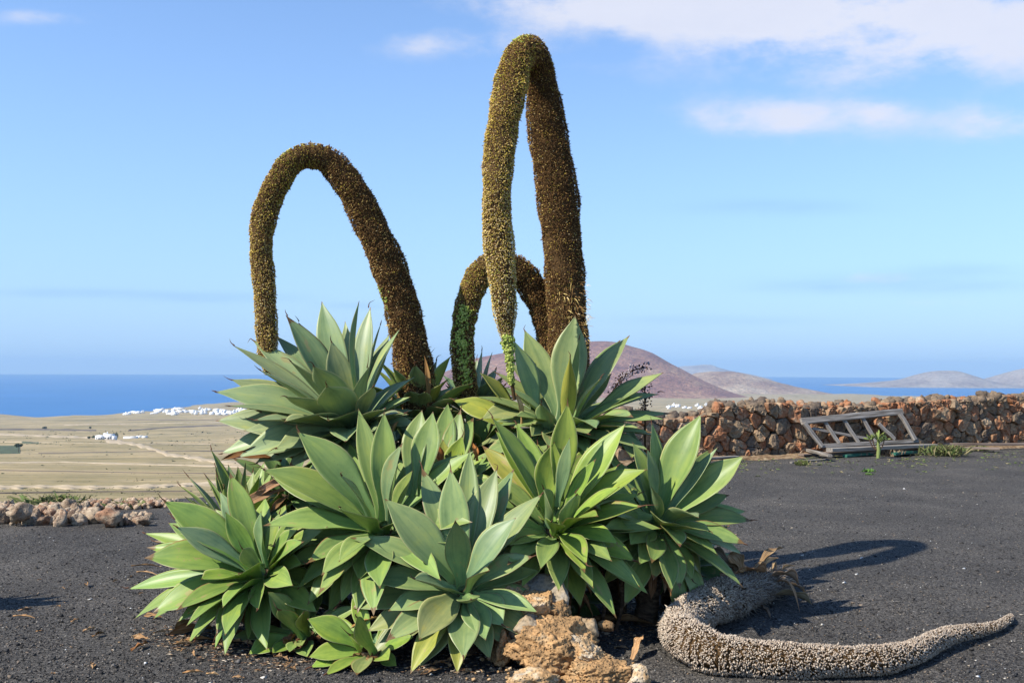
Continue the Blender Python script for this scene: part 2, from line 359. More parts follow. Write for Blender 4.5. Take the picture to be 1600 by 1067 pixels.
m_bush, n, l, p = mat('bush_leaf', (.05, .07, .03), .9, .1)
m_bark, n, l, p = mat('brown_bark', (.12, .08, .05), .9, .1)
def tree(name, px, py, hgt, wid, label, cat='tree', palm=False):
    q = hit(px, py); t = empty(name, q, label, cat); rg = np.random.RandomState(int(px))
    a = np.linspace(0, 2 * math.pi, 7)[:-1]
    V = [(math.cos(x) * r_, math.sin(x) * r_, z) for z, r_ in ((-1, .35), (hgt * .5, .22), (hgt * .8, .1)) for x in a]
    Q = np.array([(6 * k + i, 6 * k + (i + 1) % 6, 6 * k + 6 + (i + 1) % 6, 6 * k + 6 + i) for k in (0, 1) for i in range(6)])
    link('trunk', mesh('trunk', V, Q, m_bark), t)
    nl = 350; u = rg.normal(size=(nl, 3)); u /= np.linalg.norm(u, axis=1)[:, None]; u *= (rg.rand(nl, 1) ** .35)
    if palm: c = u * [wid / 2, wid / 2, hgt * .1] + [0, 0, hgt * .85]
    else: c = u * [wid / 2, wid / 2, hgt * .42] * (1 + .25 * np.sin(u[:, :1] * 5)) + [0, 0, hgt * .58]
    V = (c[:, None, :] + rg.normal(size=(nl, 3, 3)) * wid * .09).reshape(-1, 3)
    link('crown', mesh('crown', V, np.arange(nl * 3).reshape(-1, 3), m_bush, smooth=False), t)
tree('tree', 181, 687, 8.5, 6, 'dark round tree right beside the white farmhouse')
tree('tree', 148, 685, 3.5, 7, 'low dark bush left of the white farmhouse', 'bush')
tree('tree', 139, 685.5, 3, 4, 'smallest dark bush left of the farmhouse', 'bush')
tree('palm_tree', 29, 708, 8, 6, 'lone palm tree at the corner of the green field', 'palm', True)
tree('tree', 141, 670, 4, 4, 'single dark shrub on the pale plain beyond the farmhouse', 'bush')
tree('tree', 70, 670, 4, 7, 'dark shrub on the pale plain near the left edge', 'bush')
# scattered scrub on the fields
rg = np.random.RandomState(8); V = []; 
for i in range(520):
    px = rg.uniform(-30, 470); py = rg.choice([rg.uniform(672, 700), rg.uniform(700, 776), rg.uniform(762, 778)])
    q = hit(px, py); s = q.y * rg.uniform(.0003, .0011)
    for k in range(3):
        c = np.array(q) + rg.normal(size=3) * [s * 2, s * 2, 0] + [0, 0, s * .3]
        V.append(c + rg.normal(size=(3, 3)) * s * [1.3, 1.0, .6])
V = np.concatenate(V); o = link('scrub', mesh('scrub', V, np.arange(len(V)).reshape(-1, 3), m_bush, smooth=False)); tag(o, kind='stuff')
# ------------------------------------------------------------------ black gravel terrace
m_grav, n, l, p = mat('black_gravel', rough=.95, spec=.15)
geo = n.new('ShaderNodeNewGeometry'); P_ = geo.outputs['Position']
g1 = tnoise(n, l, P_, 140, 3, .7); g2 = tnoise(n, l, P_, 38, 4, .7); g3 = tnoise(n, l, P_, 1.1, 4, .6)
gm = tnoise(n, l, P_, 55, 3, .75)
base = ramp(n, l, mixrgb(n, l, .5, g1, gm), [(.38, (.014, .0132, .0125)), (.48, (.062, .058, .054)), (.56, (.125, .117, .106)), (.64, (.30, .27, .23))])
l.new(mixrgb(n, l, 1, base, ramp(n, l, g3, [(.3, (.80, .78, .75)), (.5, (1.0, .97, .92)), (.7, (1.32, 1.26, 1.17))]), 'MULTIPLY'), p.inputs['Base Color'])
bump(n, l, p, g1, .9, .010); bump(n, l, p, g2, .5, .02)
EDGE_X = [-60, -5.6, -4.0, -1.5, .5, 3.0, 11, 40]; EDGE_Y = [6.0, 10.95, 11.75, 14.0, 16.6, 17.9, 21.6, 36]
def edge_y(x): return np.interp(x, EDGE_X, EDGE_Y)
def ground_z(x, y):
    return .012 * np.sin(x * 2.1 + y * .8) * np.sin(y * 1.7 - x * .6) + .008 * np.sin(x * 5.3 + 1) * np.sin(y * 4.1)
gx = np.linspace(-24, 24, 340); gt = np.concatenate([np.linspace(-14, 0, 20), np.linspace(.3, 16, 150)])
Vx, Vy = np.meshgrid(gx, gt); ey = edge_y(Vx)
Vy = np.where(Vy > 0, Vy / 16 * ey, Vy); Vz = ground_z(Vx, Vy)
# rolled-off bank along the edge
extra = [(0.25, -.03), (.6, -.12), (1.1, -.35), (1.8, -.9)]
Vx = np.concatenate([Vx] + [Vx[-1:]] * 4); Vy = np.concatenate([Vy] + [Vy[-1:] + a for a, b in extra]); Vz = np.concatenate([Vz] + [Vz[-1:] + b for a, b in extra])
V, Q = grid(Vx, Vy, Vz); o = link('gravel_ground', mesh('gravel_ground', V, Q, m_grav)); tag(o, kind='structure')

def vmat(name, rough=.9, spec=.2, bumpy=None):
    m, n, l, p = mat(name, rough=rough, spec=spec)
    a = n.new('ShaderNodeVertexColor'); a.layer_name = 'tone'; l.new(a.outputs[0], p.inputs['Base Color'])
    return m
m_tone = vmat('toned_bits')
def tets(rg, C, S, flat=.7):
    """one small tetrahedron per centre"""
    nC = len(C); T = np.array([(1, 1, 1), (1, -1, -1), (-1, 1, -1), (-1, -1, 1)]) * .6
    V = T[None] + rg.normal(size=(nC, 4, 3)) * .35; q = rg.normal(size=(nC, 3, 3)); q, _ = np.linalg.qr(q)
    V = np.einsum('nij,nkj->nki', q, V) * S[:, None, None]; V[..., 2] *= flat
    V = V + C[:, None, :]
    f = np.array([(0, 1, 2), (0, 3, 1), (0, 2, 3), (1, 3, 2)])
    return V.reshape(-1, 3), (f[None] + 4 * np.arange(nC)[:, None, None]).reshape(-1, 3)
def scatter(rg, cnt, y0=4.0, y1=15.0, power=2.2):
    """more pieces where the ground is near"""
    u_ = rg.rand(cnt); y = (y0 ** (1 - power) + u_ * (y1 ** (1 - power) - y0 ** (1 - power))) ** (1 / (1 - power))
    x = rg.uniform(-.60, .60, cnt) * y
    ok = y < edge_y(x) - .1; return x[ok], y[ok]
rg = np.random.RandomState(3)
x, y = scatter(rg, 100000, power=1.9); S = rg.uniform(.003, .0085, len(x)) * (1 + (rg.rand(len(x)) > .97) * 1.2)
V, Q = tets(rg, np.stack([x, y, ground_z(x, y) + S * .15], 1), S)
tn = np.array([(.032, .030, .029), (.07, .066, .061), (.14, .128, .115), (.20, .155, .115)])[rg.choice(4, len(x), p=[.45, .33, .16, .06])] * rg.uniform(.8, 1.2, (len(x), 1))
o = link('gravel', mesh('gravel', V, Q, m_tone, smooth=False, col=np.repeat(tn, 4, 0))); tag(o, kind='stuff')
x, y = scatter(rg, 3400, power=1.6); S = rg.uniform(.0025, .008, len(x)) * (1 + (rg.rand(len(x)) > .95) * 1.6)
V, Q = tets(rg, np.stack([x, y, ground_z(x, y) + S * .3], 1), S, .5)
tn = np.array([(.55, .5, .42), (.4, .33, .24), (.3, .2, .12), (.62, .6, .56)])[rg.choice(4, len(x), p=[.3, .35, .2, .15])]
o = link('pale_chips', mesh('pale_chips', V, Q, m_tone, smooth=False, col=np.repeat(tn, 4, 0))); tag(o, kind='stuff')

# ------------------------------------------------------------------ stones
def stone_mesh(name, seed, sub=2, planes=11, rough=.10, mt=None, squash=(1, 1, 1), fine=.0, smooth=False, dr=(.55, .95)):
    rs = np.random.RandomState(seed); bm = bmesh.new(); bmesh.ops.create_icosphere(bm, subdivisions=sub, radius=1)
    nn = rs.normal(size=(planes, 3)); nn /= np.linalg.norm(nn, axis=1)[:, None]; dd = rs.uniform(*dr, planes)
    off = Vector((seed * 1.7, seed * .9, seed * 2.3))
    for v in bm.verts:
        d = np.array(v.co); d /= np.linalg.norm(d); c = nn @ d
        r_ = min([1.0] + [dd[i] / c[i] for i in range(planes) if c[i] > .05])
        r_ *= 1 + rough * noise.fractal(Vector(d * 2.0) + off, 1, 2, 4)
        if fine: r_ *= 1 + fine * noise.fractal(Vector(d * 9) + off, .8, 2, 4)
        if fine >= .05:
            dist_ = noise.voronoi(Vector(d * 7) + off)[0][0]; r_ -= .045 * max(0, 1 - dist_ / .33) * (noise.noise(Vector(d * 2.4) + off) > -.15)
        v.co = Vector(d * r_)
    V = np.array([v.co for v in bm.verts]); V -= (V.max(0) + V.min(0)) / 2; V /= np.abs(V).max(0); V *= np.array(squash); Q = np.array([[v.index for v in f.verts] for f in bm.faces]); bm.free()
    return mesh(name, V, Q, mt, smooth=smooth)
def rock_mat(name, stops, pits=.6, sc=9., mottled=60.):
    m, n, l, p = mat(name, rough=.95, spec=.1)
    tcn = n.new('ShaderNodeTexCoord'); oi = n.new('ShaderNodeObjectInfo'); geo = n.new('ShaderNodeNewGeometry'); Pn = geo.outputs['Position']
    f = tnoise(n, l, Pn, sc, 6, .62); f2 = tnoise(n, l, Pn, mottled, 4, .6)
    mm = n.new('ShaderNodeMath'); mm.operation = 'ADD'; l.new(f, mm.inputs[0])
    m2 = n.new('ShaderNodeMath'); m2.operation = 'MULTIPLY_ADD'; l.new(oi.outputs['Random'], m2.inputs[0]); m2.inputs[1].default_value = .5; m2.inputs[2].default_value = -.25; l.new(m2.outputs[0], mm.inputs[1])
    c = ramp(n, l, mm.outputs[0], stops); c2 = ramp(n, l, f2, [(.3, (.55, .55, .55)), (.5, (1, 1, 1)), (.72, (1.35, 1.3, 1.25))])
    l.new(mixrgb(n, l, 1, c, c2, 'MULTIPLY'), p.inputs['Base Color'])
    vo = n.new('ShaderNodeTexVoronoi'); vo.inputs['Scale'].default_value = sc * 7; l.new(Pn, vo.inputs['Vector'])
    pr = n.new('ShaderNodeMapRange'); pr.inputs[1].default_value = .0; pr.inputs[2].default_value = .42; l.new(vo.outputs['Distance'], pr.inputs[0])
    bump(n, l, p, f2, .6, .006); bump(n, l, p, pr.outputs[0], pits, .012)
    return m
m_wall = rock_mat('lava_stone', [(.22, (.13, .10, .075)), (.36, (.23, .165, .105)), (.47, (.32, .225, .135)), (.56, (.30, .165, .09)), (.68, (.32, .135, .065)), (.84, (.38, .28, .18))], .5, 3.2, 22)
m_wall_core, *_ = mat('wall_core', (.05, .028, .018), 1, .05)  # dark fill inside the wall, closes the gaps between stones

# the dry stone wall: outer face from A to B, stones as cells of a relaxed diagram
A = Vector((.70, 16.05)); B = Vector((11.6, 21.2)); U = (B - A).normalized(); LEN = (B - A).length; NRM = Vector((U.y, -U.x))   # towards camera
wall = empty('stone_wall', (A.x, A.y, 0), 'dry stone wall of rust brown lava stones at the back right', 'wall')
rs = random.Random(12)
def top_h(s): return float(np.interp(s, [0, 3.0, 3.4, 5, 7.6, 8.2, 12], [.78, .76, .93, .91, .88, .98, 1.02])) + .03 * math.sin(s * 1.9) + .03 * math.sin(s * 4.3 + 1)
sites = []; 
while len(sites) < 262:
    best = None
    for _ in range(26):
        s, h = rs.uniform(1.45, LEN + .1), rs.uniform(0, 1.0)
        # small stones near the foot and the top, large ones in the middle
        k = .70 + .55 * math.exp(-((h - .56) / .22) ** 2)
        dm = min([9] + [math.hypot((s - a), (h - b) * 1.15) / k for a, b in sites])
        if best is None or dm > best[0]: best = (dm, s, h)
    sites.append((best[1] + rs.gauss(0, .012), best[2] + rs.gauss(0, .012)))
def clip(poly, px_, py_, nx, ny):
    out = []
    for i in range(len(poly)):
        a, b = poly[i], poly[(i + 1) % len(poly)]
        da = (a[0] - px_) * nx + (a[1] - py_) * ny; db = (b[0] - px_) * nx + (b[1] - py_) * ny
        if da <= 0: out.append(a)
        if (da < 0) != (db < 0):
            t = da / (da - db); out.append((a[0] + (b[0] - a[0]) * t, a[1] + (b[1] - a[1]) * t))
    return out
def cell_stone(s, h, nbrs, rs):
    poly = [(s - .4, max(-.05, h - .4)), (s + .4, max(-.05, h - .4)), (s + .4, min(h + .4, top_h(s))), (s - .4, min(h + .4, top_h(s)))]
    for a, b in nbrs:
        if abs(a - s) > .8: continue
        poly = clip(poly, (a + s) / 2, (b + h) / 2, a - s, b - h)
        if len(poly) < 3: return None
    # resample to 12 rounded points
    cs, ch = sum(p_[0] for p_ in poly) / len(poly), sum(p_[1] for p_ in poly) / len(poly)
    rad = [math.hypot(p_[0] - cs, p_[1] - ch) for p_ in poly]
    per = []
    for k in range(16):
        a = 2 * math.pi * k / 16; dx, dy = math.cos(a), math.sin(a); t_ = 9
        for i in range(len(poly)):
            (x0, y0), (x1, y1) = poly[i], poly[(i + 1) % len(poly)]
            ex, ey_ = x1 - x0, y1 - y0; den = dx * ey_ - dy * ex
            if abs(den) < 1e-9: continue
            t = ((x0 - cs) * ey_ - (y0 - ch) * ex) / den; uu = ((x0 - cs) * dy - (y0 - ch) * dx) / den
            if t > 0 and -1e-6 <= uu <= 1 + 1e-6: t_ = min(t_, t)
        per.append(t_)
    m_ = sum(per) / 16
    per = [min(t, m_ * 1.5) for t in per]
    per = [per[i] * rs.uniform(.97, 1.05) for i in range(16)]
    V = []; proud = rs.uniform(-.02, .075); tl, tv = rs.uniform(-.35, .35), rs.uniform(-.35, .35)
    for dep, sc in ((-.22, .85), (-.03, 1.0), (.030, .97), (.044, .89), (.046, .5)):
        for k in range(16):
            a = 2 * math.pi * k / 16; r_ = per[k] * sc - .003
            ls, lh = math.cos(a) * r_, math.sin(a) * r_
            dd = dep * (.7 + m_ * 4.5) + proud + (tl * ls + tv * lh if dep > 0 else 0) + rs.gauss(0, .009) if dep > -.2 else -.2
            V.append((cs + ls, dd, ch + lh))
    V.append((cs, V[-1][1] + .006, ch))
    Fc = [(16 * j + i, 16 * j + (i + 1) % 16, 16 * j + 16 + (i + 1) % 16, 16 * j + 16 + i) for j in range(4) for i in range(16)] + [(64 + i, 64 + (i + 1) % 16, 80) for i in range(16)]
    W_ = [(U.x * a + NRM.x * d, U.y * a + NRM.y * d, b) for a, d, b in V]
    return W_, [f[::-1] for f in Fc] if False else Fc
def add_stone(Vf, Fc, parent, name='stone'):
    c = np.mean(np.array(Vf), 0); me = mesh(name, np.array(Vf) - c, Fc, m_wall, smooth=False); link(name, me, parent, Vector(c)); return me
for i, (s, h) in enumerate(sites):
    r_ = cell_stone(s, h, [q for j, q in enumerate(sites) if j != i], rs)
    if r_: add_stone(*r_, wall)
# loose stones riding on top
tops = [stone_mesh('stone', 40 + k, 2, 8, .2, m_wall, (1, 1, 1), 0, False, (.45, .85)) for k in range(6)]
s = 2.8; cnt = 0
while s < LEN and cnt < 38:
    r_ = rs.uniform(.05, .11); o = link('stone', tops[rs.randrange(6)], wall)
    o.location = (U.x * s - NRM.x * rs.uniform(.02, .3), U.y * s - NRM.y * rs.uniform(.02, .3), top_h(s) + r_ * .12 - .01)
    o.rotation_euler = (rs.uniform(0, 6), rs.uniform(0, 6), rs.uniform(0, 6)); o.scale = (r_ * 1.2, r_, r_ * .8); s += r_ * rs.uniform(1.2, 3.4); cnt += 1
# core and back of the wall, and its run beyond the picture, as joined stuff
C_, S_ = [], []
Vc, Fc_ = [], []
def wp(s, d, z): return (U.x * s - NRM.x * d, U.y * s - NRM.y * d, z)
ns = 60
for k in range(ns + 1):
    s = -.02 + (LEN + .05) * k / ns; h = top_h(s) - .07
    Vc += [wp(s, .10, -.1), wp(s, .10, h - .06), wp(s, .2, h), wp(s, .45, h - .02), wp(s, .55, -.1)]
Fc_ = [(5 * k + j, 5 * k + j + 1, 5 * k + j + 6, 5 * k + j + 5) for k in range(ns) for j in range(4)]
link('core', mesh('core', Vc, Fc_, m_wall_core, smooth=False), wall)
allV, allF = [], []
bV = np.array([v.co for v in tops[0].vertices]); bF = np.array([list(p_.vertices) for p_ in tops[0].polygons]); nb = len(bV)
r5 = np.random.RandomState(4)
def blob(cx_, cy_, cz_, r_):
    q, _ = np.linalg.qr(r5.normal(size=(3, 3))); allF.append(bF + sum(len(a) for a in allV)); allV.append((bV @ q.T) * r_ * [1.1, 1, .9] + [cx_, cy_, cz_])
for k in range(330):
    s = r5.uniform(-.1, LEN); z = r5.uniform(.02, top_h(s) - .10) if k < 150 else .93 + r5.uniform(-.04, .04); dd = .52 + r5.uniform(-.08, .08) if k < 150 else r5.uniform(.0, .5)
    blob(*wp(s, dd, z if k < 150 else top_h(s) + r5.uniform(-.07, .0)), r5.uniform(.06, .13))
for k in range(170):
    blob(*wp(-.15 + r5.rand() * 1.65, r5.uniform(0, .5), r5.uniform(.02, .85)), r5.uniform(.08, .14))
for k in range(260):
    s = LEN + r5.uniform(.0, 4.5); blob(*wp(s, r5.uniform(0, .4), r5.uniform(.03, .97)), r5.uniform(.10, .16))
o = link('rubble_fill', mesh('rubble_fill', np.concatenate(allV), np.concatenate(allF), m_wall, smooth=False), wall); tag(o, kind='stuff')
# dirt strip at the wall's foot
m_dirt, n, l, p = mat('brown_dirt', rough=1, spec=.05); geo = n.new('ShaderNodeNewGeometry'); f = tnoise(n, l, geo.outputs['Position'], 9, 5, .65)
l.new(ramp(n, l, f, [(.35, (.10, .06, .035)), (.5, (.24, .16, .09)), (.65, (.36, .27, .17))]), p.inputs['Base Color']); bump(n, l, p, f, .6, .03)
Vd = []
for k in range(201):
    s = -.3 + (LEN + 4) * k / 200
    for j, d in enumerate((.05, -.14, -.30, -.44 - .10 * math.sin(s * 2.3) * math.sin(s * 5.1) + rs.uniform(-.02, .02))):
        q = Vector((A.x + U.x * s - NRM.x * d, A.y + U.y * s - NRM.y * d)); Vd.append((q.x, q.y, float(ground_z(q.x, q.y)) + (.06, .05, .035, -.01)[j] + rs.uniform(-.008, .008)))
Q = np.array([(4 * i + j, 4 * i + j + 1, 4 * i + j + 5, 4 * i + j + 4) for i in range(200) for j in range(3)])
tag(link('dirt_strip', mesh('dirt_strip', Vd, Q, m_dirt)), 'strip of bare brown dirt along the foot of the stone wall', kind='structure')

# ------------------------------------------------------------------ weathered wood
m_wood, n, l, p = mat('weathered_wood', rough=.85, spec=.15); tcn = n.new('ShaderNodeTexCoord'); mpn = n.new('ShaderNodeMapping'); mpn.inputs['Scale'].default_value = (1.2, 40, 40); l.new(tcn.outputs['Object'], mpn.inputs[0])
f = tnoise(n, l, mpn.outputs[0], 1.6, 5, .6); l.new(ramp(n, l, f, [(.32, (.08, .065, .05)), (.5, (.24, .21, .175)), (.68, (.42, .38, .33))]), p.inputs['Base Color']); bump(n, l, p, f, .5, .006)
m_gwood, n, l, p = mat('green_paint', rough=.7, spec=.2); tcn = n.new('ShaderNodeTexCoord'); f = tnoise(n, l, tcn.outputs['Object'], 7, 5, .6); l.new(ramp(n, l, f, [(.42, (.03, .12, .08)), (.58, (.05, .17, .12)), (.66, (.25, .2, .14))]), p.inputs['Base Color'])
m_bwood, n, l, p = mat('brown_board', rough=.9, spec=.1); tcn = n.new('ShaderNodeTexCoord'); mpn = n.new('ShaderNodeMapping'); mpn.inputs['Scale'].default_value = (1.2, 30, 30); l.new(tcn.outputs['Object'], mpn.inputs[0])
f = tnoise(n, l, mpn.outputs[0], 1.6, 5, .6); l.new(ramp(n, l, f, [(.3, (.09, .06, .045)), (.6, (.26, .2, .16))]), p.inputs['Base Color'])
def beam(name, a, b, w, t, mt, parent=None, up=Vector((0, 0, 1))):
    """a squared timber from a to b; w across, t thick"""
    a, b = Vector(a), Vector(b); x = (b - a); Ln = x.length; x.normalize(); y = up.cross(x)
    if y.length < .01: y = Vector((0, 1, 0))
    y.normalize(); z = x.cross(y); rr_ = random.Random(int(abs(a.x * 977) + abs(b.y * 31)))
    me_v, me_f = [], []
    for k in range(5):
        X_ = (-.5 + k / 4) * Ln; e = rr_.uniform(-.004, .004)
        for sy, sz in ((-1, -.8), (-.8, -1), (.8, -1), (1, -.8), (1, .8), (.8, 1), (-.8, 1), (-1, .8)): me_v.append((X_, sy * w / 2 + e, sz * t / 2 + e))
    me_f = [(8 * k + i, 8 * k + (i + 1) % 8, 8 * k + 8 + (i + 1) % 8, 8 * k + 8 + i) for k in range(4) for i in range(8)] + [tuple(range(7, -1, -1)), tuple(range(32, 40))]
    o = link(name, mesh(name, me_v, me_f, mt, smooth=False), parent)
    m_ = Matrix((x, y, z)).transposed().to_4x4(); m_.translation = (a + b) / 2 - (parent.location if parent is not None else Vector())
    o.matrix_local = m_ if parent is not None else m_
    if parent is None: o.matrix_world = m_
    return o
def wl_(px, py, off=.0):
    """point seen at (px,py) on the leaning plane just in front of the wall"""
    d = ray(px, py); # plane: normal NRM, offset off from the wall face, leaning back as it rises
    A3 = Vector((A.x, A.y, 0)) + Vector((NRM.x, NRM.y, 0)) * off; nn = Vector((NRM.x, NRM.y, .42)).normalized()
    return CAM + d * ((A3 - CAM).dot(nn) / d.dot(nn))
q = wl_(1350, 700, .48); fr = empty('wooden_frame', (q.x, q.y, 0), 'weathered grey wooden rack with slanting slats leaning on the stone wall', 'wooden frame')
fn = Vector((NRM.x, NRM.y, .42)).normalized()
beam('rail', wl_(1252, 658, .5), wl_(1410, 643, .5), .12, .05, m_wood, fr, fn)
beam('rail', wl_(1281, 697, .5), wl_(1434, 689, .5), .07, .05, m_wood, fr, fn)
for a, b, w in [((1256, 661), (1285, 697), .085), ((1406, 646), (1430, 687), .085)]: beam('post', wl_(*a, .56), wl_(*b, .56), w, .05, m_wood, fr, fn)
for a, b in [((1288, 658), (1311, 692)), ((1318, 655), (1341, 691)), ((1347, 652), (1370, 690)), ((1373, 662), (1398, 686))]: beam('slat', wl_(*a, .48), wl_(*b, .48), .08, .03, m_wood, fr, fn)
beam('brace', wl_(1269, 670, .44), wl_(1366, 687, .44), .05, .03, m_wood, fr, fn)
def gb(px0, py0, px1, py1, z, w, t, mt, lab, cat='plank', grp=None):
    a, b = on_ground(px0, py0, z), on_ground(px1, py1, z); o = beam('plank' if cat == 'plank' else cat, a, b, w, t, mt); tag(o, lab, cat, grp); return o
gb(1296, 703, 1460, 696, .15, .16, .07, m_wood, 'thick grey plank lying under the wooden rack')
gb(1286, 709, 1440, 703, .07, .14, .06, m_bwood, 'dark brown board beneath the thick grey plank')
gb(1320, 712, 1363, 708, .045, .09, .05, m_gwood, 'green painted board left of the little succulent')
gb(1397, 709, 1446, 704, .05, .10, .05, m_gwood, 'green painted board right of the little succulent')
gb(1262, 703, 1297, 712, .10, .07, .05, m_wood, 'short grey plank slanting beside the left foot of the rack')
gb(1252, 711, 1300, 707, .04, .12, .03, m_bwood, 'thin splintered board at the left foot of the rack')
gb(1500, 699, 1562, 701, .07, .16, .04, m_bwood, 'brown board lying right of the green weed clump')
gb(1105, 716, 1152, 713, .05, .10, .03, m_wood, 'pale plank half hidden behind the rightmost agave leaves')
gb(1470, 694, 1600, 694, .10, .07, .05, m_bwood, 'long thin board along the foot of the wall at the right edge')
gb(1236, 722.5, 1290, 717.5, .012, .05, .025, m_wood, 'pale low kerb piece at the edge of the gravel', 'kerb')

# ------------------------------------------------------------------ rubble heap at the left, and the far row
m_pale = rock_mat('pale_tuff', [(.25, (.15, .10, .07)), (.42, (.28, .205, .135)), (.58, (.42, .33, .23)), (.75, (.27, .15, .09))], .6, 6, 40)
rubs = [stone_mesh('rock', 60 + k, 3, 13, .34, m_pale, (1, 1, 1), .10) for k in range(8)]
rs = random.Random(31)
GR = 'pale rocks of the low rubble heap at the left'
def outline(px): return np.interp(px, [-30, 0, 20, 60, 120, 150, 175, 200, 235], [794, 793, 791, 793, 798, 806, 808, 808, 815])
for i in range(125):
    px = -30 + 262 * (i + rs.random()) / 125; top = float(outline(px)); yy_ = rs.uniform(top + 5, 819)
    D = 9.9 + rs.uniform(-.15, .5) + (819 - yy_) * .012; r_ = rs.uniform(.035, .098) * (1 - .35 * (px > 150))
    q = at(px, yy_, D); q.z = max(q.z - r_ * .1, r_ * .4)
    o = link('rock', rubs[rs.randrange(8)], loc=q); o.rotation_euler = (rs.uniform(0, 6), rs.uniform(0, 6), rs.uniform(0, 6)); o.scale = (r_ * rs.uniform(.9, 1.5), r_, r_ * .85)
    tag(o, 'pale tan rock in the low rubble heap at the left edge', 'rock', GR)
for px, py, r_, lab in [(174, 807, .13, 'brownest squarish rock near the right end of the rubble heap'), (227, 813, .065, 'last small pale rock at the right tip of the rubble heap'), (30, 800, .12, 'large wedge-shaped pale rock in the rubble heap')]:
    q = at(px, py, 9.75); o = link('rock', stone_mesh('rock', int(px), 3, 13, .3, m_pale, (1, 1, 1), .1), loc=q); o.scale = (r_, r_, r_ * .8); tag(o, lab, 'rock')
    q.z = max(q.z, r_ * .5); o.location = q
allV, allF = [], []
for k in range(260):
    px = rs.uniform(112, 275); y0 = np.interp(px, [112, 275], [797, 794]); D = (1.55 + .02) * F / (y0 - eye_y(px)) + rs.uniform(-.12, .3)
    q = at(px, y0, D); blob(q.x, q.y, rs.uniform(.0, .05), rs.uniform(.02, .045))
o = link('rubble_row', mesh('rubble_row', np.concatenate(allV), np.concatenate(allF), m_pale, smooth=False)); tag(o, kind='stuff')
allV, allF = [], []
for k in range(420):
    px = rs.uniform(-30, 120); D = rs.uniform(10.1, 10.6); q = at(px, 800, D); blob(q.x, q.y, rs.uniform(.0, .09), rs.uniform(.03, .055))
o = link('rubble_base', mesh('rubble_base', np.concatenate(allV), np.concatenate(allF), m_pale, smooth=False)); tag(o, kind='stuff')

# ------------------------------------------------------------------ front rocks
m_tuff = rock_mat('orange_tuff', [(.24, (.28, .17, .08)), (.40, (.46, .27, .12)), (.52, (.50, .33, .17)), (.64, (.52, .44, .32)), (.8, (.40, .21, .09))], .9, 9, 70)
m_grey = rock_mat('grey_basalt', [(.25, (.20, .17, .13)), (.45, (.27, .25, .22)), (.58, (.34, .27, .18)), (.75, (.33, .22, .12))], .25, 6, 60)
def rock(px, py, D, w, h, dep, seed, mt, label, rot=0, sub=5, rough=.16, fine=.05, planes=10, dr=(.5, .9)):
    """w,h in photo pixels at distance D, dep in metres"""
    s = D / F; me = stone_mesh('rock', seed, sub, planes, rough, mt, (w * s / 2, dep / 2, h * s / 2), fine, smooth=True, dr=dr)
    q = at(px, py, D); o = link('rock', me, loc=q); o.rotation_euler = (0, rot, rs.uniform(-.12, .12)); tag(o, label, 'rock'); return o
def rockb(x0, x1, y0, y1, D, dep, seed, mt, label, rot=0, sub=5, rough=.16, fine=.05, planes=10, dr=(.5, .9)):
    return rock((x0 + x1) / 2, (y0 + y1) / 2, D, x1 - x0, y1 - y0, dep, seed, mt, label, rot, sub, rough, fine, planes, dr)
rockb(766, 830, 900, 972, 5.50, .30, 8, m_tuff, 'orange-brown rock wedged against the lowest agave leaves', -.1, 5, .12, .05, 8, (.45, .85))
rockb(786, 890, 896, 974, 5.56, .34, 3, m_grey, 'flat-topped grey slab rock behind the orange boulder', .06, 5, .05, .02, 7, (.38, .75))
rockb(790, 872, 922, 1004, 5.38, .26, 15, m_tuff, 'white-crusted brown rock leaning on the grey slab', -.35, 6, .16, .08, 9)
rockb(846, 892, 935, 985, 5.36, .18, 71, m_tuff, 'dark pitted brown rock between the grey slab and the big boulder', .3, 5, .25, .10)
rockb(794, 862, 955, 1016, 5.27, .22, 75, m_grey, 'cream and grey rock with rounded face on the left of the big boulder', .1, 5, .14, .04, 8)
rockb(788, 938, 960, 1058, 5.20, .46, 21, m_tuff, 'largest orange pitted boulder in the middle of the foreground', .15, 6, .20, .09, 12)
rockb(872, 978, 996, 1056, 5.16, .30, 22, m_tuff, 'rust-coloured pitted rock right of the largest boulder', .25, 6, .22, .10, 10)
rockb(896, 936, 963, 1004, 5.42, .16, 27, m_grey, 'small pale rock with a rounded top right of the big boulder', .2, 4, .14, .03)
rockb(766, 806, 978, 1048, 5.28, .22, 33, m_tuff, 'low reddish rock at the left foot of the big boulder', 0, 5, .2, .05)
rockb(858, 986, 1026, 1090, 5.02, .30, 39, m_tuff, 'cracked orange rock cut by the bottom edge of the photo', -.1, 6, .2, .09)
rockb(792, 876, 1040, 1086, 4.98, .25, 46, m_tuff, 'flat ochre rock at the bottom edge below the big boulder', 0, 5, .18, .07)
rockb(974, 1016, 1038, 1086, 4.98, .18, 51, m_tuff, 'small tan rock at the right end of the foreground rocks', -.3, 5, .12, .04)
rockb(497, 556, 944, 990, 5.75, .2, 57, m_grey, 'brown-grey block stone seen beneath the agave leaves at left', .1, 4, .05, .02, 7, (.4, .8))
rockb(933, 960, 968, 986, 5.5, .08, 63, m_tuff, 'flat cream stone beside the small pale rock', .2, 3)
allV, allF = [], []
for k in range(50):
    px = rs.uniform(700, 1000); py = rs.uniform(1030, 1066) if px < 900 else rs.uniform(975, 1060); q = on_ground(px, py); blob(q.x, q.y, .006, rs.uniform(.004, .013))
o = link('stone_crumbs', mesh('stone_crumbs', np.concatenate(allV), np.concatenate(allF), m_tuff, smooth=False)); tag(o, kind='stuff')
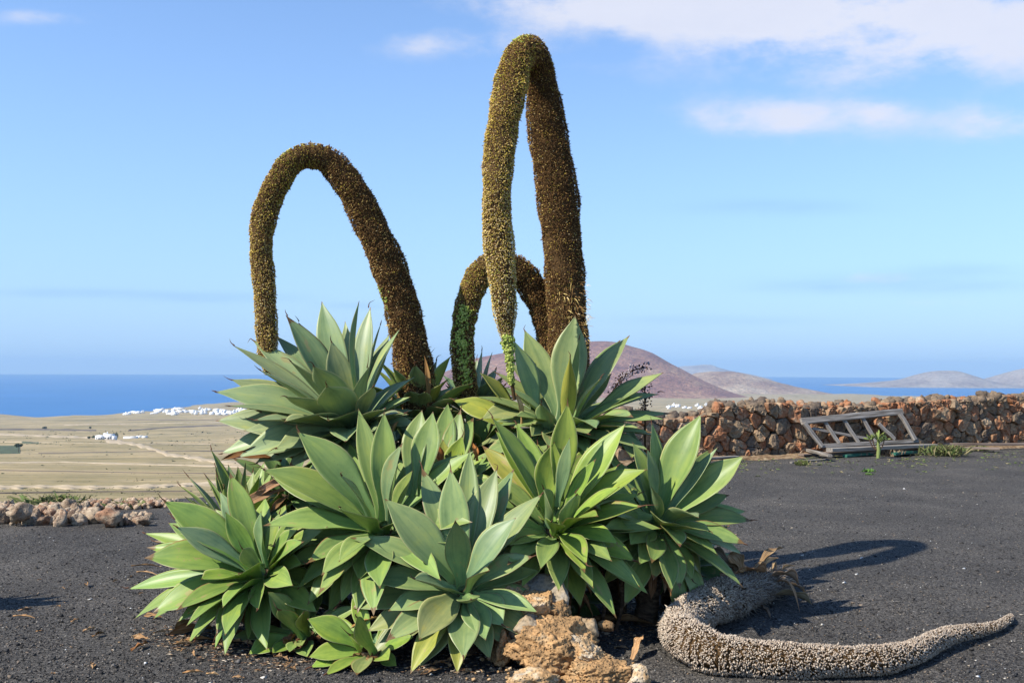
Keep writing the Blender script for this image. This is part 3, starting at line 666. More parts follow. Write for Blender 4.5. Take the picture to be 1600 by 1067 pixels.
# ------------------------------------------------------------------ agave leaves
def leaf_mat():
    m, n, l, p = mat('agave_leaf', rough=.42, spec=.35)
    uvn = n.new('ShaderNodeUVMap'); sp = n.new('ShaderNodeSeparateXYZ'); l.new(uvn.outputs[0], sp.inputs[0]); u_, v_ = sp.outputs[0], sp.outputs[1]
    oi = n.new('ShaderNodeObjectInfo'); Mn = lambda op, a, b=None, c=False: math_node(n, l, op, a, b, c)
    au = Mn('ABSOLUTE', Mn('SUBTRACT', Mn('MULTIPLY', u_, 2.0), 1.0))
    # streaks along the leaf
    cb = n.new('ShaderNodeCombineXYZ'); l.new(Mn('MULTIPLY', u_, 9.0), cb.inputs[0]); l.new(Mn('MULTIPLY', v_, 1.3), cb.inputs[1]); l.new(Mn('MULTIPLY', oi.outputs['Random'], 50.0), cb.inputs[2])
    f = tnoise(n, l, cb.outputs[0], 1.0, 4, .6)
    cb2 = n.new('ShaderNodeCombineXYZ'); l.new(Mn('MULTIPLY', u_, 2.0), cb2.inputs[0]); l.new(Mn('MULTIPLY', v_, 4.0), cb2.inputs[1]); l.new(Mn('MULTIPLY', oi.outputs['Random'], 91.0), cb2.inputs[2])
    f2 = tnoise(n, l, cb2.outputs[0], 1.3, 5, .6)
    col = oi.outputs['Color']
    bluish = mixrgb(n, l, 1, col, (.86, 1.02, 1.16), 'MULTIPLY')
    r = n.new('ShaderNodeMapRange'); r.inputs[1].default_value = .05; r.inputs[2].default_value = .62; l.new(v_, r.inputs[0])
    c = mixrgb(n, l, r.outputs[0], bluish, col)
    c = mixrgb(n, l, 1, c, ramp(n, l, f, [(.3, (.78, .82, .78)), (.5, (1, 1, 1)), (.7, (1.20, 1.12, 1.02))]), 'MULTIPLY')
    c = mixrgb(n, l, 1, c, ramp(n, l, f2, [(.28, (.72, .78, .78)), (.48, (.98, .98, .98)), (.6, (1.08, 1.04, .98)), (.76, (1.36, 1.18, .86))]), 'MULTIPLY')
    # scars, more on some leaves
    sc = Mn('MULTIPLY', Mn('GREATER_THAN', f2, .625), Mn('GREATER_THAN', oi.outputs['Random'], .62))
    c = mixrgb(n, l, Mn('MULTIPLY', sc, .55), c, (.34, .25, .12))
    # thin yellow edge, brown dry tip
    edge = Mn('GREATER_THAN', au, .945)
    c = mixrgb(n, l, Mn('MULTIPLY', edge, .75), c, mixrgb(n, l, Mn('GREATER_THAN', Mn('ADD', oi.outputs['Random'], Mn('MULTIPLY', f, .3)), .98), (.42, .40, .17), (.26, .13, .06)))
    spot = n.new('ShaderNodeTexVoronoi'); spot.inputs['Scale'].default_value = 5; l.new(cb2.outputs[0], spot.inputs['Vector'])
    c = mixrgb(n, l, Mn('MULTIPLY', Mn('MULTIPLY', Mn('LESS_THAN', spot.outputs['Distance'], .09), Mn('GREATER_THAN', f, .5)), .6), c, (.16, .10, .045))
    tipm = Mn('GREATER_THAN', Mn('ADD', v_, Mn('MULTIPLY', Mn('SUBTRACT', f, .5), .10)), Mn('SUBTRACT', .975, Mn('MULTIPLY', Mn('POWER', oi.outputs['Random'], 4.0), .07)))
    c = mixrgb(n, l, Mn('MULTIPLY', tipm, .9), c, (.16, .075, .03))
    l.new(c, p.inputs['Base Color'])
    bump(n, l, p, f, .25, .004)
    tr = n.new('ShaderNodeBsdfTranslucent'); l.new(mixrgb(n, l, 1, c, (1.2, 1.25, .5), 'MULTIPLY'), tr.inputs['Color'])
    ms = n.new('ShaderNodeMixShader'); ms.inputs[0].default_value = .09; l.new(p.outputs[0], ms.inputs[1]); l.new(tr.outputs[0], ms.inputs[2])
    l.new(ms.outputs[0], n['Material Output'].inputs['Surface'])
    return m
m_leaf = leaf_mat()
m_dry, n, l, p = mat('dry_leaf', rough=.85, spec=.1); uvn = n.new('ShaderNodeUVMap'); mpn = n.new('ShaderNodeMapping'); mpn.inputs['Scale'].default_value = (14, 2, 1); l.new(uvn.outputs[0], mpn.inputs[0])
oi = n.new('ShaderNodeObjectInfo'); f = tnoise(n, l, mpn.outputs[0], 1.2, 5, .6)
l.new(mixrgb(n, l, 1, ramp(n, l, f, [(.3, (.16, .085, .04)), (.5, (.36, .24, .13)), (.68, (.56, .45, .31))]), oi.outputs['Color'], 'MULTIPLY'), p.inputs['Base Color']); bump(n, l, p, f, .6, .006)
TK = [0, .06, .14, .26, .38, .5, .6, .7, .8, .87, .93, .97, 1.0]
WK = [.50, .44, .43, .58, .82, .98, 1.0, .90, .66, .42, .20, .075, .008]
def leaf_arrays(B, T, Nn, Wd, bend=.08, cup=.32, twist=0., droop=0., rg=None, nt=17, nu=8, thick=.016, sway=0., wave=0., curl=0.):
    B, T, Nn = map(np.array, (B, T, Nn)); D = T - B; L_ = np.linalg.norm(D); Dn = D / L_
    Nn = Nn - Dn * Nn.dot(Dn); Nn /= max(np.linalg.norm(Nn), 1e-6); S0 = np.cross(Dn, Nn)
    C = (B + T) / 2 + Nn * bend * L_ * 2 * .5 * 2 * .5 + S0 * sway * L_
    C = (B + T) / 2 + Nn * bend * L_ + S0 * sway * L_
    t = 1 - (1 - np.linspace(0, 1, nt)) ** 1.15; t[-1] = 1
    P = ((1 - t) ** 2)[:, None] * B + (2 * t * (1 - t))[:, None] * C + (t ** 2)[:, None] * T
    if droop:
        k = np.clip((t - .55) / .45, 0, 1) ** 2; P = P - Nn[None] * (k * droop * L_)[:, None]
    Tn = np.gradient(P, axis=0); Tn /= np.linalg.norm(Tn, axis=1)[:, None]
    ph = rg.uniform(0, 6, 3) if rg is not None else (0, 0, 0)
    V, UV = [], []; us = np.linspace(-1, 1, nu + 1); us = np.sign(us) * np.abs(us) ** .9
    w = np.interp(t, TK, WK) * Wd * (1 + .03 * np.sin(t * 7 + ph[0]))
    top, bot = [], []
    for i in range(nt):
        S = np.cross(Tn[i], Nn); S /= np.linalg.norm(S); n_ = np.cross(S, Tn[i])
        a = twist * t[i]; S, n_ = S * math.cos(a) + n_ * math.sin(a), n_ * math.cos(a) - S * math.sin(a)
        cp = cup * (1.25 - .6 * t[i]) + curl * t[i] ** 3
        rad_ = w[i] * us * (1 - .12 * cp * us ** 2); lift = w[i] * cp * (np.abs(us) ** 1.7)
        wv = wave * w[i] * np.sin(t[i] * 13 + ph[1] + us * 1.5) * us ** 2
        row = P[i] + np.outer(rad_, S) + np.outer(lift + wv, n_)
        th = (thick * (1 - t[i]) ** .7 + .0015) * (1 - us ** 2) ** .8
        top.append(row); bot.append(row - np.outer(th + .0007, n_)); UV.append(np.stack([(us + 1) / 2, np.full(nu + 1, t[i])], 1))
    V = np.concatenate(top + bot); UV = np.concatenate(UV + UV); m_ = nu + 1; o_ = nt * m_
    i, j = np.meshgrid(np.arange(nt - 1), np.arange(nu), indexing='ij'); a = (i * m_ + j).ravel()
    q1 = np.stack([a, a + 1, a + m_ + 1, a + m_], 1); q2 = q1[:, ::-1] + o_
    e = np.arange(nt - 1) * m_
    q3 = np.stack([e, e + m_, e + m_ + o_, e + o_], 1); e = e + nu; q4 = np.stack([e, e + o_, e + m_ + o_, e + m_], 1)
    return V, np.concatenate([q1, q2, q3, q4]), UV
GREEN = {'grey': (.255, .322, .140), 'mid': (.228, .308, .082), 'lime': (.240, .330, .056), 'yellow': (.31, .33, .06), 'blue': (.205, .290, .130), 'dull': (.25, .28, .095)}
RG = np.random.RandomState(77)
NLEAF = [0]
def put_leaf(root, Bw, Tw, Nn, Wd, tone='mid', mt=None, name='leaf', **k):
    V, Q, UV = leaf_arrays(Bw, Tw, Nn, Wd, rg=RG, **k); V = V - np.array(root.location)
    o = link(name, mesh(name, V, Q, mt or m_leaf, uv=UV), root)
    c = np.array(GREEN[tone] if isinstance(tone, str) else tone) * RG.uniform(.88, 1.12) * RG.uniform(.95, 1.05, 3); o.color = (*c, 1); NLEAF[0] += 1
    return o
m_stem, n, l, p = mat('dead_leaf_base', rough=.95, spec=.1); tcn = n.new('ShaderNodeTexCoord'); mpn = n.new('ShaderNodeMapping'); mpn.inputs['Scale'].default_value = (12, 12, 30); l.new(tcn.outputs['Object'], mpn.inputs[0])
f = tnoise(n, l, mpn.outputs[0], 1.2, 5, .65); l.new(ramp(n, l, f, [(.3, (.035, .02, .012)), (.5, (.12, .075, .045)), (.7, (.26, .18, .11))]), p.inputs['Base Color']); bump(n, l, p, f, .9, .02)
def tube_arrays(P, rad, ns=14, rg=None, jit=0.):
    P = np.array(P, float); Tn = np.gradient(P, axis=0); Tn /= np.linalg.norm(Tn, axis=1)[:, None]
    n0 = np.cross(Tn[0], [0.3, 1, .2]); n0 /= np.linalg.norm(n0); V = []; fr_ = []
    for i in range(len(P)):
        n0 = n0 - Tn[i] * n0.dot(Tn[i]); n0 /= np.linalg.norm(n0); b0 = np.cross(Tn[i], n0); fr_.append((n0.copy(), b0, Tn[i]))
        a = np.arange(ns) * 2 * math.pi / ns; r_ = rad[i] * (1 + (rg.uniform(-jit, jit, ns) if rg is not None else 0))
        V.append(P[i] + (np.cos(a) * r_)[:, None] * n0 + (np.sin(a) * r_)[:, None] * b0)
    i, j = np.meshgrid(np.arange(len(P) - 1), np.arange(ns), indexing='ij'); a = (i * ns + j).ravel(); b = (i * ns + (j + 1) % ns).ravel()
    return np.concatenate(V), np.stack([a, b, b + ns, a + ns], 1), fr_
m_tip, *_ = mat('dry_tip', (.13, .06, .035), .9, .1)
def agave(label, c, D, axis, L, leaves, tone='mid', bend=.07, fill=10, fillL=.75, seed=1, Wt=.07, gx=None, gD=None, base_r=.05, fill_tone=None, cup=.32, fill_el=(-.2, .75), stem=True, skirt=7):
    ctr = at(c[0], c[1], D); Ax = Vector(axis).normalized()
    gp = Vector((ctr.x if gx is None else gx, ctr.y if gD is None else gD, 0)) - Vector((Ax.x, Ax.y, 0)) * ctr.z * .3
    root = empty('agave', gp, label, 'agave'); rg = np.random.RandomState(seed); dirs = []
    # short thick stem under the rosette, wrapped in dead leaf bases
    ts = np.linspace(0, 1, 10); gz = np.array([gp.x, gp.y, -.03]); cc = np.array(ctr) - np.array(Ax) * .02
    P = [(1 - t) * gz + t * cc + np.array(Ax) * 0 for t in ts]
    V, Q, _ = tube_arrays(P, [.075 - .02 * t for t in ts], 12, rg, .15)
    link('stem', mesh('stem', V - np.array(gp), Q, m_stem), root)
    for lf in leaves:
        tx, ty, w, fl = lf[:4]; op = dict(lf[4]) if len(lf) > 4 else {}
        Bc = ctr
        if 'base' in op: bx, by = op.pop('base'); Bc = at(bx, by, D + op.pop('bd', 0))
        T0 = at(tx, ty, D); dist = (T0 - Bc).length; Lr = op.pop('L', L); ex = math.sqrt(max(0, Lr * Lr - dist * dist)) if dist < Lr else 0
        if isinstance(fl, (int, float)): dd = fl
        elif fl == 'b': dd = ex * .9
        elif fl == 'f': dd = -ex * .95
        else: dd = (.45 if ty < c[1] - 40 else -.55) * ex
        dd = max(-.55, min(.55, dd)); Tw = at(tx, ty, D + dd)
        if Tw.z < .012: Tw = on_ground(tx, ty, .012)
        Dv = (Tw - Bc).normalized(); rad = Dv - Ax * Dv.dot(Ax)
        Bw = Bc + (rad.normalized() * base_r if rad.length > .05 else Vector()) - Ax * (.03 * (1 - Dv.dot(Ax)))
        Nn = Ax - Dv * Ax.dot(Dv)
        if Nn.length < .25: Nn = Nn + Vector((0, -.3, .0)) * (1 if Nn.length < .12 else .3)
        if 'n' in op: Nn = Vector(op.pop('n'))
        Wd = max(w * D / F / 2 * 1.09, Wt * .6 if 'thin' not in op else 0); op.pop('thin', 0)
        Wd = min(Wd, Wt * 1.5)
        tn = op.pop('tone', tone); mt = op.pop('mt', None)
        k = dict(bend=bend + rg.uniform(-.04, .05), cup=cup + rg.uniform(-.08, .1), twist=rg.uniform(-.25, .25), sway=rg.uniform(-.03, .03), wave=rg.uniform(0, .06), droop=rg.uniform(-.01, .03)); k.update(op)
        lo_ = put_leaf(root, Bw, Tw, Nn, Wd, tn, mt, **k); dirs.append(Dv)
        if mt is None and rg.rand() < (.85 if tone == 'grey' else .45):
            # the soft point dries to a brown curl
            d_ = np.array(Dv); q_ = np.array(Tw) - np.array(gp); e1 = rg.normal(size=3) * .5; Ln_ = rg.uniform(.02, .05)
            Pt = [q_ - d_ * .012, q_ + d_ * Ln_ * .3, q_ + (d_ * .6 + e1 * .2) * Ln_, q_ + (d_ * .8 + e1 * .7) * Ln_ * 1.4]
            V_, Q_, _ = tube_arrays(Pt, [.0042, .003, .0022, .0006], 5); link('dry_tip', mesh('dry_tip', V_, Q_, m_tip), lo_)
    # skirt of withered leaves hanging round the stem
    for k_ in range(skirt):
        a = rg.uniform(0, 2 * math.pi); hz = Vector((math.cos(a), math.sin(a), 0)); b0 = ctr.lerp(gp, rg.uniform(.12, .5)) + hz * .05; Ln_ = min(rg.uniform(.2, .42) * L / .6, max(.12, b0.z - .01))
        t0 = b0 + hz * Ln_ * rg.uniform(.3, .7) - Vector((0, 0, Ln_ * .85)); t0.z = max(t0.z, .015)
        put_leaf(root, b0, t0, hz + Vector((0, 0, .3)), rg.uniform(.018, .042), np.array((.85, .66, .5)) * rg.uniform(.45, 1.15), m_dry, 'withered_leaf', bend=.12, cup=.6, curl=.7, twist=rg.uniform(-1, 1), wave=.5, thick=.004, nt=10, nu=4)
    # leaves the photo half hides: keep clear of the ones above and stay short
    s1 = Ax.orthogonal().normalized(); s2 = Ax.cross(s1); tries = 0; made = 0
    while made < fill and tries < 300:
        tries += 1; a = rg.uniform(0, 2 * math.pi); el = rg.uniform(*fill_el)
        d = (s1 * math.cos(a) + s2 * math.sin(a)) * math.cos(el) + Ax * math.sin(el)
        if max([-1] + [d.dot(x) for x in dirs]) > .975: continue
        Tw = ctr + d * L * fillL * rg.uniform(.8, 1.1)
        if Tw.z < .02: Tw.z = .02
        Bw = ctr + (d - Ax * d.dot(Ax)) * base_r - Ax * .05; Nn = Ax - d * Ax.dot(d)
        put_leaf(root, Bw, Tw, Nn, Wt * rg.uniform(.75, 1.0), fill_tone or tone, bend=bend + .05, cup=cup, twist=rg.uniform(-.2, .2)); dirs.append(d); made += 1
    return root

# ---- upper left grey rosette
R1 = agave('large grey-green agave rosette high on the left with many brown tips', (552, 662), 6.35, (-.25, -.28, 1), .62, [
    (448, 491, 46, 'b'), (466, 500, 30, .42), (502, 469, 42, .22), (517, 532, 40, -.1), (558, 470, 22, -.1, {'twist': 1.0, 'tone': 'blue'}), (576, 478, 34, .25), (595, 505, 24, .3, {'twist': .9}),
    (624, 512, 30, .05), (607, 520, 32, .35), (393, 530, 42, .25), (364, 538, 34, 0.05), (453, 563, 46, -.30), (405, 577, 40, -.25), (489, 569, 52, 'f'), (510, 600, 56, 'f', {'bend': .02}),
    (445, 619, 60, 'f', {'bend': .04}), (513, 655, 58, 'f', {'bend': .12}), (574, 572, 36, -.2), (360, 593, 44, .0, {'n': (.2, -.8, .8)}), (335, 611, 50, -.1, {'n': (.1, -.8, .8)}), (444, 655, 58, -.52, {'bend': .1}), (357, 634, 34, -.3), (393, 655, 46, -.45), (400, 640, 46, -.1, {'n': (.1, -.8, .7)}), (380, 672, 46, -.1, {'n': (0, -.8, .7)}), (430, 700, 50, -.3, {'n': (0, -.8, .7)}),
    (336, 656, 54, -.0, {'n': (.1, -.9, .6)}), (345, 709, 48, .05, {'bend': .1, 'wave': .15, 'n': (0, -.8, .7)}), (372, 714, 48, -.25, {'bend': .14, 'wave': .12, 'n': (0, -.8, .7)}), (383, 694, 42, .15, {'n': (0, -.8, .7)}), (400, 724, 44, -.15, {'bend': .14, 'n': (0, -.7, .7)}), (450, 730, 46, -.2, {'n': (0, -.7, .8), 'bend': .14}), (540, 690, 50, 'f', {'bend': .14}), (583, 604, 30, -.45), (602, 638, 34, 'f'),
    (634, 645, 36, -.2), (646, 640, 34, .1), (640, 590, 34, .25), (590, 700, 44, -.4, {'bend': .12}), (620, 690, 40, -.3, {'bend': .12}), (430, 520, 30, .4), (538, 500, 26, .35)],
    tone='grey', seed=11, fill=26, Wt=.085, bend=.06, fill_el=(-.5, .4), cup=.28)
# ---- the one the left arch grows from
R2 = agave('agave with yellowing ragged leaves that carries the left flower arch', (655, 648), 6.95, (.1, .15, 1), .52, [
    (662, 572, 34, -.1), (648, 568, 30, -.25, {'tone': 'dull'}), (682, 561, 18, .1), (703, 556, 36, .0, {'tone': 'mid'}), (677, 590, 28, -.1), (700, 590, 26, .1, {'tone': 'yellow'}), (672, 556, 26, .25, {'tone': 'yellow', 'wave': .2}),
    (630, 560, 24, .2, {'tone': 'yellow'}), (690, 600, 24, -.2, {'tone': 'yellow'}), (716, 622, 34, -.15, {'tone': 'dull'}), (706, 640, 34, -.3), (665, 612, 26, -.3), (620, 585, 28, .3), (640, 610, 30, -.3, {'tone': 'dull'}), (690, 665, 34, -.35), (655, 690, 36, -.4)],
    tone='dull', seed=12, fill=26, fillL=.9, Wt=.08, fill_tone='mid')
# ---- top right rosette with the tallest arch
R3 = agave('pale green agave at the upper right that carries the tallest flower arch', (882, 662), 6.55, (.12, -.35, 1), .66, [
    (898, 492, 56, .15, {'bend': -.02, 'n': (-.2, -1, .2)}), (819, 515, 42, .3, {'n': (.3, -1, .3)}), (803, 532, 46, .1, {'base': (845, 655)}), (750, 581, 46, .0, {'base': (820, 655), 'tone': 'yellow'}), (982, 522, 48, .1, {'n': (-.6, -.7, .6)}), (969, 528, 30, .4),
    (891, 556, 26, -.45, {'tone': 'yellow', 'twist': .4, 'cup': .7, 'base': (880, 700)}), (905, 528, 12, -.1, {'thin': 1, 'cup': .8}), (1037, 582, 48, .05, {'n': (-.35, -.5, 1), 'base': (905, 655)}), (990, 652, 48, -.35, {'bend': .26, 'base': (900, 672)}), (1030, 612, 26, .2), (940, 588, 26, -.1), (956, 583, 28, .15),
    (846, 627, 34, -.45, {'tone': 'blue', 'base': (862, 700)}), (752, 655, 40, -.25, {'bend': .18, 'tone': 'dull', 'base': (850, 640)}), (708, 624, 50, .1, {'base': (830, 680), 'tone': 'yellow', 'n': (0, -.5, 1)}), (932, 668, 40, 'f', {'bend': .2}), (919, 678, 46, 'f', {'bend': .08}), (1052, 646, 32, .1), (1038, 654, 30, -.1),
    (1020, 674, 26, -.2), (1041, 683, 14, .1, {'thin': 1}), (987, 716, 30, -.3, {'base': (985, 662), 'bd': .0}), (800, 668, 34, -.3, {'bend': .15}), (770, 660, 36, -.1), (857, 700, 40, 'f'), (960, 690, 40, -.45), (830, 680, 40, -.4)],
    tone=(.242, .312, .105), seed=13, fill=36, fillL=.9, Wt=.085, fill_el=(-.5, .5), cup=.25)
# ---- behind: small arch's plant
R4 = agave('small bluish agave behind that carries the shortest flower arch', (740, 640), 7.35, (-.1, 0, 1), .5, [
    (753, 546, 14, .1, {'tone': 'blue', 'thin': 1}), (768, 550, 14, .1, {'tone': 'blue', 'thin': 1}), (732, 590, 24, -.3), (738, 600, 22, -.3), (722, 596, 22, -.2), (700, 600, 24, 0), (790, 600, 26, 0), (780, 615, 26, -.2), (760, 625, 30, -.3), (712, 612, 26, -.2),
    (745, 560, 18, .2), (775, 575, 24, .2), (692, 585, 24, .2), (800, 620, 26, .1), (690, 625, 26, -.2)], tone='blue', seed=14, fill=22, Wt=.06)
# ---- centre right rosette
R5 = agave('bright green agave rosette in the middle right with a folded leaf', (868, 822), 5.85, (.12, -.62, .85), .66, [
    (887, 628, 40, -.05, {'base': (872, 790)}), (866, 690, 44, -.05, {'tone': 'lime', 'bend': -.03, 'base': (850, 805), 'n': (0, -1, .15), 'droop': .0}), (890, 684, 22, -.12, {'tone': 'blue', 'twist': .7, 'thin': 1, 'base': (868, 800)}), (975, 661, 52, .05, {'n': (-.5, -.8, .5)}), (932, 716, 26, -.1, {'thin': 1}), (1009, 731, 52, -.05, {'n': (-.3, -.8, .9)}), (968, 760, 34, -.3),
    (900, 768, 38, 'f', {'tone': 'blue', 'bend': -.08, 'L': .36}), (849, 762, 36, 'f', {'tone': 'blue', 'L': .3, 'cup': .6}), (769, 650, 44, .1, {'n': (.6, -.6, .5)}), (774, 672, 34, .3, {'tone': 'lime'}), (806, 660, 36, .25, {'tone': 'lime'}), (754, 693, 38, .4, {'tone': 'yellow'}), (1005, 790, 42, -.25), (935, 806, 34, 'f'),
    (966, 727, 28, .2), (1000, 770, 30, .1), (966, 850, 36, -.35, {'bend': .14}), (994, 876, 40, -.2, {'bend': .12}), (917, 882, 32, 'f', {'bend': .14}), (914, 894, 34, -.45, {'bend': .15}), (908, 947, 44, -.25, {'bend': .16}), (861, 815, 30, 'f'), (840, 690, 34, .35), (925, 690, 34, .4), (945, 700, 30, .45)],
    tone='lime', seed=15, fill=40, fillL=.95, Wt=.08, fill_el=(-.5, .4), fill_tone='mid')
# ---- right rosette
R6 = agave('agave rosette at the far right whose leaves reach over the gravel', (1030, 815), 6.05, (.42, -.55, .85), .68, [
    (1094, 646, 54, .05, {'n': (-.5, -.8, .3)}), (1115, 697, 34, .2), (1122, 698, 22, .0, {'tone': 'blue', 'twist': .8, 'thin': 1}), (1163, 712, 48, .0, {'n': (-.2, -.8, 1)}), (1140, 773, 34, .1), (1092, 808, 40, -.35, {'tone': 'blue', 'bend': .24}), (1176, 812, 36, .05, {'bend': .12}), (1165, 850, 44, -.15, {'bend': .12}), (1162, 866, 38, .05, {'bend': .14}),
    (1122, 865, 34, -.25, {'bend': .14}), (1063, 853, 36, -.5, {'bend': .16}), (1037, 816, 44, 'f', {'bend': .1}), (1012, 700, 20, -.1, {'tone': 'blue', 'twist': .8, 'thin': 1}), (1018, 660, 32, .1, {'tone': 'mid'}), (990, 690, 32, .1), (1020, 758, 30, -.45, {'tone': 'blue'}), (1063, 920, 36, -.3, {'bend': .16}), (1082, 906, 40, -.15, {'bend': .18}), (1096, 898, 34, .0, {'bend': .18}),
    (1022, 905, 34, -.3, {'bend': .2, 'tone': 'dull'}), (1040, 925, 20, -.2, {'bend': .1, 'mt': m_dry, 'tone': (1, 1, 1), 'thin': 1}), (1070, 700, 36, .3), (985, 850, 40, -.35, {'bend': .14}), (1000, 880, 40, -.35, {'bend': .16}), (1110, 830, 36, -.3, {'bend': .1}), (1128, 760, 34, .3)],
    tone='mid', seed=16, fill=40, fillL=.92, Wt=.085, fill_el=(-.6, .2))
# ---- mid left rosette
R7 = agave('broad-leaved agave rosette in the left middle just below the grey one', (596, 822), 5.75, (-.2, -.62, .85), .70, [
    (466, 672, 60, .0, {'n': (.5, -.7, .6)}), (411, 732, 62, -.05, {'n': (.2, -.7, .9)}), (424, 742, 42, .25), (412, 817, 52, -.2, {'n': (.1, -.5, 1)}), (533, 741, 30, -.35, {'tone': 'blue'}), (531, 792, 54, 'f', {'bend': -.02, 'L': .52}), (560, 638, 32, .15), (600, 643, 42, .0, {'n': (0, -1, .3)}), (625, 692, 36, -.25, {'tone': 'blue'}),
    (659, 640, 40, .25, {'base': (640, 780)}), (677, 643, 44, .15, {'base': (645, 785)}), (621, 814, 28, 'f', {'L': .3}), (421, 851, 36, .0), (434, 897, 42, -.15), (463, 918, 44, -.2), (479, 944, 44, -.25), (531, 940, 34, -.3), (529, 873, 34, 'f'), (502, 895, 40, -.45), (645, 735, 30, -.1), (560, 905, 40, -.35), (480, 880, 40, -.35), (500, 760, 40, .3), (545, 690, 36, .35)],
    tone='mid', seed=17, fill=38, fillL=.9, Wt=.088, fill_el=(-.5, .3))
# ---- the plant between, with orange tips
R8 = agave('half hidden agave with orange-tipped leaves between the left and right rosettes', (690, 775), 6.15, (.0, -.5, .9), .52, [
    (723, 680, 36, .0, {'tone': 'lime'}), (692, 686, 32, .1, {'tone': 'yellow'}), (704, 705, 38, -.1), (736, 715, 30, .1, {'tone': 'lime'}), (755, 715, 32, .1, {'tone': 'lime'}), (744, 690, 30, .25), (659, 728, 34, -.2), (640, 742, 28, -.2, {'tone': 'blue'}), (770, 745, 34, .0, {'tone': 'lime'}),
    (800, 700, 34, .2), (664, 690, 30, .3), (720, 640, 34, .35), (700, 630, 34, .4), (740, 650, 34, .35)], tone='mid', seed=18, fill=24, fillL=.9, Wt=.075)
# ---- front centre rosette
R9 = agave('open agave rosette in the front centre beside the orange rocks', (724, 918), 5.42, (0, -.62, .8), .66, [
    (602, 778, 56, .0, {'n': (.3, -.9, .5)}), (704, 731, 48, .15, {'n': (0, -1, .1)}), (734, 701, 36, .35, {'n': (0, -1, .2)}), (777, 731, 46, .3, {'n': (-.2, -1, .2)}), (803, 730, 40, .38, {'n': (-.3, -1, .2)}), (659, 728, 40, .32), (805, 808, 48, .0, {'tone': 'blue', 'n': (-.5, -.9, .4)}), (848, 770, 42, .2, {'n': (-.5, -.8, .3)}), (833, 869, 38, -.02, {'bend': .16}),
    (711, 812, 42, -.22, {'tone': 'blue', 'n': (.3, -1, .2), 'L': .5, 'bend': -.06}), (548, 838, 52, .0, {'n': (.1, -.7, 1)}), (573, 902, 52, -.1), (646, 903, 42, -.34, {'tone': 'blue', 'L': .42, 'bend': .02}), (547, 948, 48, .0), (573, 986, 48, -.12, {'tone': 'dull'}), (655, 997, 54, -.38, {'tone': 'dull'}), (575, 1029, 52, -.12, {'tone': 'dull'}), (654, 1042, 44, -.3, {'tone': 'dull'}), (641, 1052, 38, -.2, {'tone': 'yellow'}),
    (724, 1026, 46, -.42, {'bend': .1}), (714, 1052, 34, -.25, {'tone': 'yellow', 'bend': .12}), (786, 976, 52, -.25, {'bend': .08}), (766, 1032, 38, -.3, {'bend': .12}), (765, 890, 28, -.3, {'L': .35}), (736, 936, 34, -.42, {'L': .3, 'bend': -.1}), (790, 920, 40, .1), (630, 850, 36, .25), (690, 780, 36, .3)],
    tone=(.235, .315, .110), seed=19, fill=16, Wt=.085, bend=.09, fill_el=(-.2, .25), base_r=.03)
# ---- left rosette
R10 = agave('leftmost big agave rosette with its leaves spread over the black gravel', (404, 890), 5.78, (-.45, -.62, .8), .62, [
    (359, 738, 38, .1, {'n': (.2, -1, .3)}), (256, 781, 56, -.05, {'n': (.5, -.8, .6)}), (275, 822, 40, -.15, {'tone': 'blue'}), (271, 809, 36, .1), (226, 868, 60, -.1, {'n': (.1, -.6, 1)}), (228, 852, 34, .15, {'tone': 'lime'}), (314, 905, 56, 'f', {'tone': 'lime', 'L': .5}), (373, 896, 42, 'f', {'L': .36}), (378, 856, 26, -.25, {'tone': 'blue'}), (408, 798, 24, -.1, {'tone': 'blue'}),
    (342, 767, 30, .15, {'tone': 'blue'}), (352, 800, 32, -.05), (394, 785, 30, .2), (224, 832, 26, .3, {'tone': 'lime'}), (262, 816, 38, .35), (240, 845, 34, .35), (198, 918, 30, .1), (208, 966, 36, .0, {'bend': .2}), (239, 956, 56, -.15, {'bend': .13}), (237, 965, 36, .1, {'bend': .16}), (292, 1005, 38, -.15, {'bend': .12}), (305, 1000, 34, .1, {'bend': .14}), (338, 992, 36, -.3, {'bend': .14}), (351, 1024, 32, -.2, {'bend': .14}),
    (335, 1014, 28, .0, {'bend': .14}), (402, 952, 28, -.4, {'bend': .08}), (387, 1001, 20, -.3, {'thin': 1}), (437, 800, 26, .1), (436, 930, 34, -.2), (445, 870, 24, .1, {'tone': 'blue'}), (320, 840, 34, .2, {'tone': 'blue'})],
    tone=(.215, .310, .068), seed=20, fill=30, fillL=.85, Wt=.085, fill_el=(-.3, .5))
# ---- behind left, upright thin leaves
R11 = agave('crowded agave with thin upright leaves behind the leftmost rosette', (380, 850), 6.45, (-.05, .1, 1), .62, [
    (318, 738, 20, .1), (327, 746, 18, 0), (339, 742, 20, .1), (293, 743, 26, .1, {'tone': 'blue'}), (280, 757, 28, 0), (288, 775, 32, -.15), (358, 724, 24, .2, {'tone': 'blue'}), (372, 728, 26, .1), (384, 722, 24, 0, {'tone': 'blue'}), (330, 700, 22, .2), (336, 727, 24, .25), (404, 742, 30, 0, {'tone': 'lime'}), (420, 760, 34, -.1, {'tone': 'lime'}),
    (436, 770, 34, 0), (262, 800, 28, .2), (395, 735, 28, .2), (412, 720, 26, .3), (430, 730, 26, .2), (450, 760, 34, .1), (350, 760, 30, -.2), (300, 790, 34, -.2)], tone='mid', seed=21, fill=24, fillL=.9, Wt=.055)
